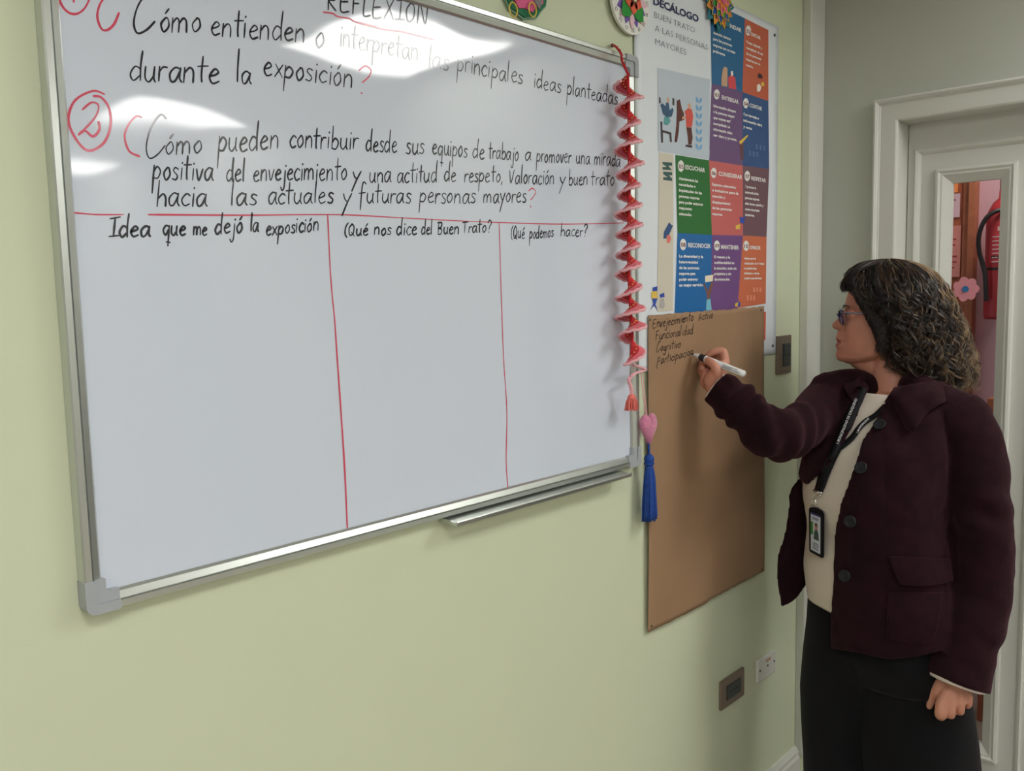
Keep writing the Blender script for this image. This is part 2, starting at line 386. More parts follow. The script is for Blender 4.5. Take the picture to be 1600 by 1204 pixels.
def ribbon(bm, pts, w, y):
    """flat ribbon of ink on a plane Y=y, pts as (x,z) Vectors"""
    n = len(pts); L = []; wv = HR.uniform(.85, 1.15)
    for i in range(n):
        t = Vector(pts[min(i+1, n-1)])-Vector(pts[max(i-1, 0)])
        if t.length < 1e-8: t = Vector((1, 0))
        t.normalize(); wv += HR.uniform(-.12, .12); wv = min(1.25, max(.72, wv)); q = Vector((-t.y, t.x))*w*.5*(.65 if i in (0, n-1) else 1)*wv
        p = Vector(pts[i]); e = t*w*.3*(-1 if i == 0 else 1 if i == n-1 else 0)
        L.append((bm.verts.new((p.x+q.x+e.x, y, p.y+q.y+e.y)), bm.verts.new((p.x-q.x+e.x, y, p.y-q.y+e.y))))
    for i in range(n-1): bm.faces.new((L[i][0], L[i][1], L[i+1][1], L[i+1][0]))
HR = random.Random(3)
def word(bm, txt, x0, y0, x1, y1, xh0, xh1, w, yp, slant=.06):
    """write txt with its baseline from pixel (x0,y0) to (x1,y1); x-heights in pixels"""
    tot = sum(G[AC[c][0] if c in AC else c][0] for c in txt); cur = 0
    for ch in txt:
        base = AC[ch][0] if ch in AC else ch
        adv, st = G[base]; st = list(st)
        if ch in AC: st = st+[[AC[ch][1], AC[ch][2]]]
        jx, jy, js = HR.uniform(-.04, .04), HR.uniform(-.07, .07), HR.uniform(.93, 1.08)
        for s in st:
            P = []
            for u, v in catmull([Vector((a, b_, 0)) for a, b_ in s], 5 if len(s) > 2 else 2) and [(q.x, q.y) for q in catmull([Vector((a, b_, 0)) for a, b_ in s], 5 if len(s) > 2 else 2)]:
                f = (cur+(u*.92+jx)+slant*v)/tot
                xh = xh0+(xh1-xh0)*f
                px = x0+(x1-x0)*f; py = y0+(y1-y0)*f-(v*js+jy)*xh
                q = WY(px, py, yp); P.append((q.x, q.z))
            ribbon(bm, P, w, yp); yp -= .000004
        cur += adv
def pxline(bm, pts, w, yp, n=5):
    P = [(WY(q.x, q.y, yp).x, WY(q.x, q.y, yp).z) for q in catmull([Vector((a, b_, 0)) for a, b_ in pts], n)]
    ribbon(bm, P, w, yp)
inkb = mat('black_marker_ink', (.02, .022, .03), .08); inkg = mat('glare_washed_marker_ink', (.13, .14, .16), .06); inkr = mat('red_marker_ink', srgb(205, 75, 100), .1)  # the grey ink is black ink with the board glare painted into its colour
yt = ys-.0004
lines = [
 ('black heading written in capitals', inkb, .0026, [('REFLEXIÓN', 511, 15, 672, 38, 17, 18)]),
 ('first question, upper line', inkb, .0024, [('C', 203, 50, 248, 52, 26, 26), ('ómo', 248, 49, 316, 50, 23, 22), ('entienden', 328, 55, 479, 66, 21, 21), ('o', 492, 73, 510, 74, 24, 24), ('principales', 714, 110, 818, 132, 17, 15), ('ideas', 833, 136, 877, 145, 14, 14), ('planteadas', 885, 147, 966, 164, 14, 12)]),
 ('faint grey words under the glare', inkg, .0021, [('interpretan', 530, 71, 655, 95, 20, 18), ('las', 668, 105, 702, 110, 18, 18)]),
 ('first question, second line', inkb, .0024, [('durante', 201, 126, 345, 129, 23, 22), ('la', 368, 129, 394, 130, 26, 16), ('exposición', 411, 118, 553, 136, 19, 19)]),
 ('second question, first line', inkb, .0024, [('C', 224, 246, 264, 246, 28, 28), ('ómo', 257, 242, 318, 239, 20, 20), ('pueden', 340, 239, 437, 232, 21, 20), ('contribuir', 451, 231, 560, 233, 18, 17), ('desde', 571, 236, 621, 238, 16, 16), ('sus', 634, 241, 664, 241, 16, 16), ('equipos', 675, 241, 731, 246, 15, 15), ('de', 738, 247, 758, 248, 14, 14), ('trabajo', 763, 247, 811, 251, 13, 13), ('a', 820, 251, 831, 251, 13, 13), ('promover', 838, 252, 893, 255, 13, 13), ('una', 900, 256, 922, 256, 12, 12), ('mirada', 928, 257, 970, 260, 13, 12)]),
 ('second question, second line', inkb, .0024, [('positiva', 238, 279, 334, 283, 19, 18), ('del', 353, 282, 384, 282, 17, 17), ('envejecimiento', 395, 283, 543, 280, 17, 17), ('y', 549, 282, 565, 282, 15, 15), ('una', 576, 284, 612, 284, 15, 15), ('actitud', 620, 285, 684, 284, 15, 15), ('de', 693, 283, 713, 283, 14, 14), ('respeto,', 725, 284, 786, 284, 13, 13), ('Valoración', 795, 286, 867, 288, 13, 13), ('y', 873, 288, 884, 288, 13, 13), ('buen', 888, 289, 919, 289, 12, 12), ('trato', 923, 289, 961, 289, 12, 12)]),
 ('second question, third line', inkb, .0024, [('hacia', 243, 322, 325, 322, 19, 19), ('las', 359, 320, 402, 319, 18, 16), ('actuales', 418, 318, 522, 316, 17, 16), ('y', 533, 319, 550, 319, 16, 16), ('futuras', 560, 316, 643, 317, 15, 15), ('personas', 655, 317, 744, 317, 15, 15), ('mayores', 755, 316, 823, 316, 14, 14)]),
 ('black heading of the first column', inkb, .0026, [('Idea', 170, 370, 236, 369, 16, 16), ('que', 253, 367, 291, 367, 14, 14), ('me', 301, 367, 324, 367, 13, 13), ('dejó', 335, 366, 380, 363, 15, 15), ('la', 390, 361, 405, 361, 14, 14), ('exposición', 415, 368, 499, 360, 13, 13)]),
 ('black heading of the second column', inkb, .0025, [('(Qué', 538, 369, 576, 367, 11, 11), ('nos', 584, 367, 612, 367, 11, 11), ('dice', 619, 367, 652, 366, 12, 12), ('del', 658, 366, 676, 366, 11, 11), ('Buen', 683, 365, 718, 365, 11, 11), ('Trato?', 722, 363, 768, 363, 10, 10)]),
 ('black heading of the third column', inkb, .0024, [('(Qué', 798, 373, 820, 372, 11, 11), ('podemos', 827, 373, 865, 370, 10, 10), ('hacer?', 876, 369, 918, 369, 10, 10)]),
]
for lb, m, w, ws in lines:
    for a in ws:
        bm = bmesh.new(); word(bm, *a, w, yt); obj('written_word', bm, m, board)
circ = lambda cx, cy, rx, ry, a0=0, a1=2*PI, n=14: [(cx+rx*math.cos(a0+(a1-a0)*i/n), cy+ry*math.sin(a0+(a1-a0)*i/n)) for i in range(n+1)]
def red_mark(parts, w, lab):
    bm = bmesh.new()
    for k, p_ in enumerate(parts): pxline(bm, p_, w, yt-k*.00001)
    obj('written_mark', bm, inkr, board)['label'] = lab
red_mark([[(163, 147), (145, 142), (118, 156), (107, 182), (112, 205), (128, 229), (143, 235), (163, 222), (173, 195), (170, 168), (158, 152), (146, 150)], [(129, 171), (143, 160), (154, 165), (148, 184), (123, 211)], [(123, 210), (133, 204), (145, 213), (155, 203), (154, 190)]], .0026, 'red circled numeral two')
red_mark([circ(116, -24, 27, 46), [(118, -50), (115, 3)]], .0026, 'red circled numeral one')
red_mark([[(168, -8), (157, 5), (152, 25), (158, 44), (167, 47), (178, 38), (186, 20)]], .0025, 'red opening question mark of the first question')
red_mark([[(221, 183), (212, 182), (199, 198), (195, 215), (202, 236), (218, 244)]], .0025, 'red opening question mark of the second question')
red_mark([[(561, 110), (571, 103), (580, 110), (576, 120), (566, 129)], [(564, 145), (566, 146)]], .0023, 'red closing question mark of the first question')
red_mark([[(826, 298), (832, 294), (837, 300), (832, 309), (829, 312)], [(829, 321), (829, 324)]], .0023, 'red closing question mark of the second question')
def rule(pts, w):
    bm = bmesh.new(); pxline(bm, pts, w, yt); obj('ruled_line', bm, inkr, board)
rule([(505, 19), (520, 21), (528, 26), (546, 29), (555, 34), (586, 42), (600, 46), (630, 50), (678, 62)], .0022)
rule([(115, 332), (150, 335), (193, 335)], .0022); rule([(232, 335), (350, 336), (395, 336), (500, 335), (553, 336), (633, 340.5), (720, 345), (782, 347.5), (880, 350), (975, 348)], .0022)
rule([(512, 336), (516, 420), (519, 460), (523, 500), (527, 560), (534, 660), (539, 740), (543, 832)], .0028); rule([(780, 348), (783, 450), (787, 560), (792, 640), (791, 720), (794, 766)], .0026)
# ================================================================== POSTER
pa, pb, pc = WY(990.5, 75, -.003), WY(1216, 42, -.003), WY(1003, 581, -.003)
PX0, PX1, PZ1, PZ0 = pa.x, pb.x, pb.z, pc.z
print('poster', PX0, PX1, PZ0, PZ1, WY(1202, 552, -.003).z)
def py(x, z, lay=0):
    u = (x-PX0)/(PX1-PX0)
    return -.0040 - .0028*math.sin(PI*u)*(1+.5*math.sin(5*z+1)) - .0015*math.sin(u*9+z*4)*math.sin(PI*u) - (lay*.0004+(.0006 if lay else 0))
def quadmesh(name, pts, m, parent, lay, n=8):
    """pts: four pixel corners TL TR BR BL -> grid on the poster"""
    c = [WY(a, b, -.004) for a, b in pts]; V = []; F = []
    for j in range(n+1):
        for i in range(n+1):
            u, v = i/n, j/n
            p = (c[0]*(1-u)+c[1]*u)*(1-v)+(c[3]*(1-u)+c[2]*u)*v
            V.append((p.x, py(p.x, p.z, lay), p.z))
    for j in range(n):
        for i in range(n): F.append((j*(n+1)+i, (j+1)*(n+1)+i, (j+1)*(n+1)+i+1, j*(n+1)+i+1))
    return meshobj(name, V, F, m, parent)
def polymesh(name, pts, m, parent, lay, yfun=None):
    bm = bmesh.new(); vs = []
    for a, b in pts:
        p = WY(a, b, -.005); vs.append(bm.verts.new((p.x, (yfun or py)(p.x, p.z, lay), p.z)))
    f = bm.faces.new(vs); bmesh.ops.triangulate(bm, faces=[f])
    return obj(name, bm, m, parent)
def multipoly(name, polys, m, parent, lay):
    bm = bmesh.new()
    for pts in polys:
        vs = []
        for a, b in pts:
            p = WY(a, b, -.005); vs.append(bm.verts.new((p.x, py(p.x, p.z, lay), p.z)))
        f = bm.faces.new(vs); bmesh.ops.triangulate(bm, faces=[f])
    return obj(name, bm, m, parent)
def textmesh(name, s, px, py_, w_px_end, hpx, m, parent, lay, bold=0, yfun=None, spacing=1.0, align='L'):
    """one printed line; baseline starts at pixel (px,py_), right end at pixel column w_px_end, hpx = cap height in pixels"""
    a = WY(px, py_, -.005); t = (py_)  # same height on the wall all along the line
    # right end: find point on wall with same z at column w_px_end
    y = py_
    for _ in range(12):
        b_ = WY(w_px_end, y, -.005); y += (b_.z-a.z)*1371/((b_-CAM).dot(CF))
    hz = WY(px, py_-hpx, -.005).z-a.z
    cu = bpy.data.curves.new('t', 'FONT'); cu.body = s; cu.size = 1; cu.resolution_u = 2; cu.offset = bold; cu.space_character = spacing
    o = bpy.data.objects.new('t', cu); COL.objects.link(o)
    dg = bpy.context.evaluated_depsgraph_get(); me = bpy.data.meshes.new_from_object(o.evaluated_get(dg))
    bpy.data.objects.remove(o); bpy.data.curves.remove(cu)
    xs = [v.co.x for v in me.vertices]; x0, x1 = min(xs), max(xs); cap = .73
    for v in me.vertices:
        X = a.x+(v.co.x-x0)/(x1-x0)*(b_.x-a.x); Z = a.z+v.co.y/cap*hz
        v.co = (X, (yfun or py)(X, Z, lay), Z)
    me.materials.clear()
    return link(name, me, m, parent)
paper = mat('poster_paper', srgb(222, 229, 236), .45, spec=.4)
poster = empty('poster', ((PX0+PX1)/2, 0, PZ0), 'tall printed poster with a grid of coloured text panels right of the whiteboard', 'poster')
V = []; F = []; nx, nz = 24, 60
for j in range(nz+1):
    for i in range(nx+1):
        u, v = i/nx, j/nz; x = PX0+(PX1-PX0)*u; z = PZ1-(PZ1-PZ0)*v
        r = .018
        for (cx, cz, sx, sz) in ((PX1, PZ1, 1, 1), (PX1, PZ0, 1, -1)):
            ex, ez = r-(cx-x)*sx, r-(cz-z)*sz
            if ex > 0 and ez > 0 and sz > 0: pass
        V.append((x, py(x, z), z))
for j in range(nz):
    for i in range(nx): F.append((j*(nx+1)+i, (j+1)*(nx+1)+i, (j+1)*(nx+1)+i+1, j*(nx+1)+i+1))
sheet = meshobj('paper_sheet', V, F, paper, poster, True)
md = sheet.modifiers.new('s', 'SOLIDIFY'); md.thickness = .0004; md.offset = 0
panels = [
 ('picture panel', [(1027, 106), (1108, 124), (1108, 249), (1027, 236)], (188, 200, 212)),
 ('blue', [(1108, 4), (1162, 29), (1158, 144), (1111, 131)], (30, 98, 144)),
 ('orange', [(1162, 29), (1200, 47), (1200, 158), (1158, 144)], (192, 96, 68)),
 ('purple', [(1111, 131), (1158, 144), (1158.5, 259), (1107, 250.5)], (108, 80, 124)),
 ('navy', [(1158, 144), (1200, 158), (1201, 264), (1158.5, 259)], (48, 82, 132)),
 ('beige', [(1029, 238), (1051, 241.5), (1049, 485), (1025, 487)], (208, 202, 186)),
 ('green', [(1054, 242), (1107, 250.5), (1111, 367), (1056.5, 364)], (38, 108, 48)),
 ('coral', [(1107, 250.5), (1158.5, 259), (1158.7, 368), (1111, 367)], (196, 100, 98)),
 ('maroon', [(1158.5, 259), (1201, 264), (1196.5, 370), (1158.7, 368)], (112, 80, 90)),
 ('azure', [(1056.5, 364), (1111, 367), (1108, 500), (1051, 500)], (18, 102, 168)),
 ('violet', [(1111, 367), (1158.7, 368), (1150, 500), (1108, 500)], (112, 74, 132)),
 ('tangerine', [(1158.7, 368), (1196.5, 370), (1195, 474), (1150, 481)], (202, 108, 74)),
 ('red strip', [(1186, 487), (1195.5, 487), (1194.5, 531), (1186, 533)], (214, 96, 72)),
]
for nm, q, c in panels:
    o = quadmesh('printed_panel', q, pm('print_'+nm.replace(' ', '_'), *c, rough=.5), poster, 1); o['label'] = nm + ' printed panel' if 'panel' not in nm else nm
navy = pm('print_navy_text', 40, 52, 92); gtxt = pm('print_grey_text', 110, 122, 135); wtx = pm('print_white_text', 228, 228, 226)
textmesh('printed_text', 'DECÁLOGO', 1020.5, 6.5, 1091, 12, navy, poster, 2, .03)
textmesh('printed_text', 'BUEN TRATO', 1022, 27.5, 1085, 10, gtxt, poster, 2, -.018)
textmesh('printed_text', 'A LAS PERSONAS', 1023, 48.5, 1105, 10, gtxt, poster, 2, -.018)
textmesh('printed_text', 'MAYORES', 1023.5, 69.5, 1072, 10, gtxt, poster, 2, -.018)
def badge(px, py_, r, num):
    n = 18; pts = [(px+r*.55*math.cos(2*PI*i/n), py_+r*math.sin(2*PI*i/n)) for i in range(n)]
    polymesh('printed_badge', pts, wtx, poster, 2)
    textmesh('printed_text', num, px-r*.42, py_+r*.38, px+r*.42, r*.75, pm('print_badge_num', 120, 60, 60), poster, 3, .02)
heads = [('BRINDAR', 1130, 40, 1156, 6.5, None, ''), ('EVITAR', 1171, 56, 1187, 5.5, (1168, 48), '02'), ('ENTREGAR', 1124.5, 155, 1151.5, 6.5, (1119, 147.5), '03'),
 ('CONTAR', 1168, 167, 1189, 6, (1164, 161.5), '04'), ('ESCUCHAR', 1068, 264, 1100, 7, (1063, 259.5), '05'), ('CONSIDERAR', 1120, 274, 1157, 6.5, (1114.5, 270), '06'),
 ('RESPETAR', 1170.5, 281, 1195, 6, (1166, 275), '07'), ('RECONOCER', 1071.5, 386, 1108, 7, (1065.5, 382), '08'), ('MANTENER', 1123.5, 388.5, 1151.5, 6.5, (1119, 383.5), '09'), ('OFRECER', 1167.5, 389, 1186, 5.5, (1164, 384), '10')]
for s, x, y, x1, h, bd, num in heads:
    textmesh('printed_text', s, x+(2 if bd else 0), y, x1+1, h, wtx, poster, 2, .028)
    if bd: badge(bd[0], bd[1], 9 if bd[0] < 1100 else 8, num)
body = [
 (1113, 53, 1147, 9.4, 4.4, ['Atención siempre', 'para las personas', 'mayores con un trato', 'preferente.'], 3.4),
 (1164.5, 67, 1192, 9, 4, ['Trato infantil y', 'reemplazar el uso', 'de las personas', 'mayores por su', 'nombre.'], 3.8),
 (1114, 167, 1150, 9.1, 4.3, ['Información siempre', 'a la persona mayor', 'que cuenta está', 'acompañada. La', 'información debe', 'ser clara y precisa.'], 1.5),
 (1160, 180, 1190, 9.8, 4.2, ['Con lenguaje e', 'información clara', 'y veraz.'], 2),
 (1059.5, 280.5, 1098, 9.2, 4.6, ['Atentamente las', 'necesidades e', 'inquietudes de las', 'personas mayores', 'para poder entregar', 'respuestas', 'adecuadas.'], .8),
 (1112, 289.5, 1152, 9.2, 4.2, ['Espacios adecuados', 'e inclusivos para la', 'atención y', 'desplazamiento', 'de las personas', 'mayores.'], .5),
 (1162.5, 293, 1192, 8.8, 4, ['Y promover la', 'autonomía de las', 'personas mayores,', 'ellas tienen opinión y', 'toman sus propias', 'decisiones.'], .2),
 (1059, 402, 1097, 9.1, 4.6, ['La diversidad y la', 'heterogeneidad', 'de las personas', 'mayores para', 'poder entregar', 'un mejor servicio.'], -.5),
 (1114.5, 403, 1149, 8.8, 4.2, ['El respeto y la', 'confidencialidad en', 'la atención, todo sin', 'prejuicios y sin', 'discriminación.'], -.4),
 (1161, 405, 1193, 7.8, 3.6, ['Apoyo para la', 'realización de trámites', 'en plataformas', 'digitales u otros', 'medios tecnológicos.'], -.3),
]
for x, y, x1, dy, h, L, _ in body:
    mx = max(len(l) for l in L)
    for k, l in enumerate(L):
        textmesh('printed_text', l, x, y+k*dy, x+(x1-x)*len(l)/mx, h, wtx, poster, 2, .035)
# small printed pictures
ill = [
 ('brown figure', (92, 52, 44), [[(1057, 157), (1062, 155), (1065, 170), (1068, 176), (1069, 187), (1061, 190), (1060, 205), (1057, 222), (1053, 222), (1056, 196), (1057, 175)]]),
 ('brown figure legs', (92, 52, 44), [[(1072, 199), (1080, 199), (1082, 215), (1080, 226), (1075, 226), (1074, 212)]]),
 ('red jumper figure', (212, 88, 78), [[(1069, 174), (1075, 169), (1081, 171), (1083, 182), (1081, 198), (1072, 199), (1071, 180)]]),
 ('skin tone heads and arms', (214, 160, 130), [[(1074, 163), (1078, 161), (1080, 168), (1076, 170)], [(1042, 152), (1044, 152), (1045, 160), (1042, 161)], [(1062, 182), (1072, 182), (1071, 185), (1062, 187)]]),
 ('seated figure in blue', (62, 92, 122), [[(1031, 164), (1034, 161), (1039, 166), (1040, 160), (1044, 161), (1046, 172), (1050, 168), (1052, 172), (1049, 182), (1042, 184), (1035, 178)]]),
 ('teal skirt', (92, 160, 160), [[(1037, 183), (1044, 181), (1047, 190), (1042, 196), (1036, 194)]]),
 ('dark hands and table', (66, 58, 60), [[(1029, 152), (1031, 152), (1032, 161), (1029, 162)], [(1050, 153), (1053, 154), (1053, 165), (1050, 164)], [(1031, 190), (1034, 190), (1034, 203), (1048, 207), (1049, 222), (1046, 222), (1045, 210), (1035, 207), (1035, 223), (1032, 223)], [(1071, 226), (1081, 227), (1081, 231), (1070, 229)]]),
 ('pair of people', (196, 160, 130), [[(1128, 108), (1131, 104), (1135, 107), (1135, 116), (1133, 120), (1135, 136), (1126, 134), (1126, 122)]]),
 ('red dress', (206, 74, 84), [[(1136, 122), (1141, 116), (1147, 122), (1149, 140), (1137, 138)]]),
 ('white hair and coat', (232, 226, 220), [[(1140, 112), (1143, 111), (1144, 117), (1141, 120)], [(1182, 133), (1186, 131), (1189, 136), (1187, 143), (1182, 143)]]),
 ('dark cap', (70, 44, 44), [[(1183, 117), (1186, 114), (1191, 118), (1191, 123), (1184, 122)]]),
 ('yellow pieces', (222, 188, 80), [[(1188, 130), (1193, 128), (1194, 134), (1190, 135)], [(1153, 222), (1166, 211), (1168, 212), (1156, 226)], [(1148, 352), (1155, 350), (1154, 358), (1148, 358)], [(1017, 456), (1025, 454), (1026, 466), (1017, 466)], [(1147, 474), (1152, 472), (1152, 479), (1147, 479)]]),
 ('blue pieces', (50, 78, 170), [[(1154, 338), (1158, 340), (1163, 338), (1160, 350), (1155, 348)], [(1019, 449), (1026, 447), (1026, 454), (1019, 455)], [(1029, 460), (1036, 457), (1037, 464), (1030, 465)], [(1018, 466), (1026, 466), (1023, 476), (1027, 485), (1021, 477), (1015, 485), (1020, 474)], [(1150, 472), (1155, 471), (1155, 479), (1151, 479)]]),
 ('brown raised arms', (120, 82, 74), [[(1097, 444), (1099, 442), (1104, 454), (1110, 440), (1113, 442), (1109, 458), (1107, 468), (1103, 468), (1102, 458)]]),
 ('brown post', (104, 70, 74), [[(1154, 226), (1160, 222), (1160, 250), (1156, 250)]]),
 ('cyan dress', (120, 190, 210), [[(1102, 468), (1108, 467), (1110, 484), (1101, 485)]]),
 ('cream card', (232, 222, 196), [[(1100, 431), (1113, 429), (1112, 439), (1100, 441)]]),
 ('dark green letters', (58, 92, 92), [[(1034, 253), (1049, 254), (1049, 259), (1043, 259), (1049, 266), (1034, 265), (1034, 261), (1041, 261), (1034, 256)], [(1035, 268), (1049, 269), (1049, 274), (1044, 274), (1049, 279), (1049, 283), (1035, 281), (1035, 277), (1042, 277), (1035, 272)]]),
 ('blue brush strokes', (54, 84, 130), [[(1044, 347), (1047, 351), (1050, 352), (1046, 362), (1041, 372), (1035, 373), (1036, 362)]]),
 ('pink dot', (220, 120, 110), [[(1040, 368), (1045, 367), (1047, 373), (1044, 380), (1040, 379)]]),
 ('grey seated figure', (176, 172, 170), [[(1030, 466), (1036, 466), (1037, 478), (1034, 483), (1028, 480)]]),
]
for nm, c, ps in ill:
    for q_ in ps: polymesh('printed_picture', q_, pm('print_'+nm.replace(' ', '_'), *c), poster, 2)['label'] = nm + ' in the print'
sky = pm('print_leaf_blue', 118, 168, 210)
for k in range(7):
    y0 = 150+k*12.2
    multipoly('printed_leaf', [[(1087, y0), (1091, y0+5), (1091, y0+12), (1087, y0+8)], [(1097, y0+2), (1092, y0+5.5), (1092, y0+12), (1096, y0+9)]], sky, poster, 2)['kind'] = 'stuff'
dots = pm('print_faint_leaf', 92, 116, 160)
for a in [[(1180+k*6, 225+k*1), (1183+k*6, 226+k), (1183+k*6, 234+k), (1180+k*6, 233+k)] for k in range(3)]+[[(1169+k*6, 235+k), (1172+k*6, 236+k), (1172+k*6, 244+k), (1169+k*6, 243+k)] for k in range(3)]:
    polymesh('printed_leaf', a, dots, poster, 2)
dots2 = pm('print_faint_leaf_orange', 224, 146, 112)
for a in [[(1175+k*5, 449), (1178+k*5, 449), (1178+k*5, 456), (1175+k*5, 456)] for k in range(3)]+[[(1165+k*5, 461), (1168+k*5, 461), (1168+k*5, 469), (1165+k*5, 469)] for k in range(3)]:
    polymesh('printed_leaf', a, dots2, poster, 2)
pinm = pm('dark_pin', 60, 66, 62, rough=.4)
for a in ((1210.5, 55), (1207.5, 540)):
    p = WY(*a, -.006); bm = bmesh.new(); sphere(bm, (p.x, -.006, p.z), .004, 2, (1, .6, 1)); obj('pin', bm, pinm, poster)

# ================================================================== KRAFT PAPER
def ky(x, z, lay=0):
    u = (x-KX0)/(KX1-KX0); v = (z-KZ0)/(KZ1-KZ0)
    return -.0105 - .005*math.sin(PI*u)*(.35+.65*max(0, math.sin(PI*v))**.7) - .0016*math.sin(u*7+v*5) - .0012*math.sin(v*14+u*2)*math.sin(PI*u) - lay*.0003
k0, k1, k2, k3 = WY(1013, 492, -.009), WY(1011.5, 988, -.009), WY(1193, 893, -.009), WY(1193.5, 478.5, -.009)
KX0, KX1, KZ0, KZ1 = k1.x, k2.x, (k1.z+k2.z)/2, (k0.z+k3.z)/2
print('kraft', k0, k1, k2, k3)
kraft = mat('kraft_paper', srgb(156, 124, 94), .62, bump=.12, bscale=140, var=.06, vscale=12)
kp = empty('kraft_sheet', ((KX0+KX1)/2, 0, KZ0), 'large brown kraft paper sheet with black notes pinned below the poster', 'paper')
V = []; F = []; nx, nz = 40, 60
kr = random.Random(5)
for j in range(nz+1):
    v = j/nz
    for i in range(nx+1):
        u = i/nx
        x = (k1.x*(1-v)+k0.x*v)*(1-u)+(k2.x*(1-v)+k3.x*v)*u; z = (k1.z*(1-u)+k2.z*u)*(1-v)+(k0.z*(1-u)+k3.z*u)*v
        if j == nz: z += kr.uniform(-.0014, .0014)
        if j == 0: z += kr.uniform(-.0009, .0009)+(.003 if u > .45 else 0)
        V.append((x, ky(x, z), z))
for j in range(nz):
    for i in range(nx): F.append((j*(nx+1)+i, j*(nx+1)+i+1, (j+1)*(nx+1)+i+1, (j+1)*(nx+1)+i))
ks = meshobj('paper_sheet', V, F, kraft, kp, True); md = ks.modifiers.new('s', 'SOLIDIFY'); md.thickness = .0006; md.offset = 0
def kword(txt, x0, y0, x1, y1, xh0, xh1, w=.0017):
    bm = bmesh.new(); word(bm, txt, x0, y0, x1, y1, xh0, xh1, w, -.012, .12)
    for v in bm.verts: v.co.y = ky(v.co.x, v.co.z, 2)-.0005
    obj('written_word', bm, inkb, kp)
for a in [('Envejecimiento', 1020, 513, 1082, 500, 8, 6.5), ('Activo', 1089, 501, 1112, 496, 6, 6), ('Funcionalidad', 1025, 531, 1081, 521, 7.5, 7), ('Cognitivo', 1026, 550, 1063, 542, 7.5, 6.5), ('Participacion', 1027, 570, 1082, 553.5, 7, 6.5)]: kword(*a)
for a in ((1017, 499), (1018, 978), (1190, 484), (1190, 889)):
    p = WY(*a, -.012); bm = bmesh.new(); sphere(bm, (p.x, ky(p.x, p.z)-.001, p.z), .0028, 2, (1, .6, 1)); obj('pin', bm, pinm, kp)

# ================================================================== PLATES ON THE WALL
bronze = mat('bronze_plate', srgb(128, 112, 98), .35, metal=.35, bump=.03, bscale=300); darkmod = mat('dark_switch_module', srgb(52, 58, 58), .35)
def plate(name, lab, c0, c1, m, cat, ptype):
    a = WY(*c0, -.008); b = WY(*c1, -.008)
    x0, x1, z1, z0 = a.x, b.x, a.z, b.z
    t = empty(name, ((x0+x1)/2, 0, (z0+z1)/2), lab, cat)
    boxo('cover_plate', x0, x1, -.009, -.0005, z0, z1, m, t, .003)
    return t, x0, x1, z0, z1
t, x0, x1, z0, z1 = plate('light_switch', 'bronze light switch plate with dark rocker right of the kraft sheet', (1215.5, 525), (1236, 582), bronze, 'switch', 0)
a = WY(1223.5, 537, -.01); b = WY(1234, 571, -.01)
bm = bmesh.new(); box(bm, a.x, b.x, -.012, -.008, b.z, a.z, .001); obj('rocker', bm, darkmod, t)
bm = bmesh.new(); box(bm, a.x+.002, b.x-.002, -.0135, -.0115, (a.z+b.z)/2+.001, a.z-.002, .0008); obj('rocker_key', bm, darkmod, t)
t, x0, x1, z0, z1 = plate('wall_socket', 'bronze socket plate with dark centre low on the green wall', (1127, 1066), (1163, 1085), bronze, 'socket', 0)
xm, zm = (x0+x1)/2, (z0+z1)/2; wx, wz = (x1-x0), (z1-z0)
bm = bmesh.new(); box(bm, xm-.29*wx, xm+.31*wx, -.0115, -.008, zm-.25*wz, zm+.25*wz, .001); obj('socket_insert', bm, darkmod, t)
blk = pm('socket_hole', 22, 24, 24)
for k in (-1, 0, 1):
    bm = bmesh.new(); cyl(bm, (xm+k*.11*wx, -.0118, zm), .0024, .001, 'y', 12); obj('pin_hole', bm, blk, t)
ivory = mat('white_plastic_plate', srgb(214, 214, 208), .4)
t, x0, x1, z0, z1 = plate('outlet_plate', 'white blank outlet plate with three screws low on the green wall', (1184, 1033), (1211, 1048), ivory, 'outlet')if False else plate('outlet_plate', 'white outlet plate with three screw heads low on the green wall', (1184.3, 1033), (1211.5, 1048), ivory, 'outlet', 0)
xm, zm = (x0+x1)/2, (z0+z1)/2; wx = x1-x0
for k, nm in ((-.40, 0), (.03, 0), (.40, 0)):
    bm = bmesh.new(); cyl(bm, (xm+k*wx, -.0095, zm+.002), .0032, .002, 'y', 12); obj('screw', bm, pm('screw_grey', 110, 112, 108, metal=.5, rough=.4), t)
bm = bmesh.new(); box(bm, xm-.06*wx, xm+.20*wx, -.0098, -.0088, z1-.018, z1-.010); obj('printed_mark', bm, pm('faded_brown_print', 190, 160, 135), t)

# ================================================================== SPIRAL GARLAND
pinkr = mat('pink_yarn', srgb(228, 100, 116), .85, bump=.5, bscale=500, var=.25, vscale=60, sheen=.3)
redr = mat('red_yarn', srgb(212, 34, 46), .85, bump=.5, bscale=500, var=.3, vscale=60, sheen=.2)
palep = mat('pale_pink_yarn', srgb(238, 176, 184), .85, bump=.5, bscale=500, sheen=.3)
gold = mat('golden_thread', srgb(236, 176, 110), .7)
gp = WY(968, 80, -.03)
gar = empty('spiral_garland', (gp.x, -.03, WY(980, 640, -.05).z), 'long red and pink crocheted spiral garland hanging over the right edge of the whiteboard', 'garland')
cxs = [(981, 118), (983, 200), (983, 300), (982, 400), (985, 480), (988, 530), (985, 566)]
YG = -.050
cpts = catmull([WY(a, b_, YG) for a, b_ in cxs], 60)
def at_z(z):
    for i in range(len(cpts)-1):
        if cpts[i].z >= z >= cpts[i+1].z:
            f = (cpts[i].z-z)/max(cpts[i].z-cpts[i+1].z, 1e-9); return cpts[i].lerp(cpts[i+1], f)
    return cpts[0] if z > cpts[0].z else cpts[-1]
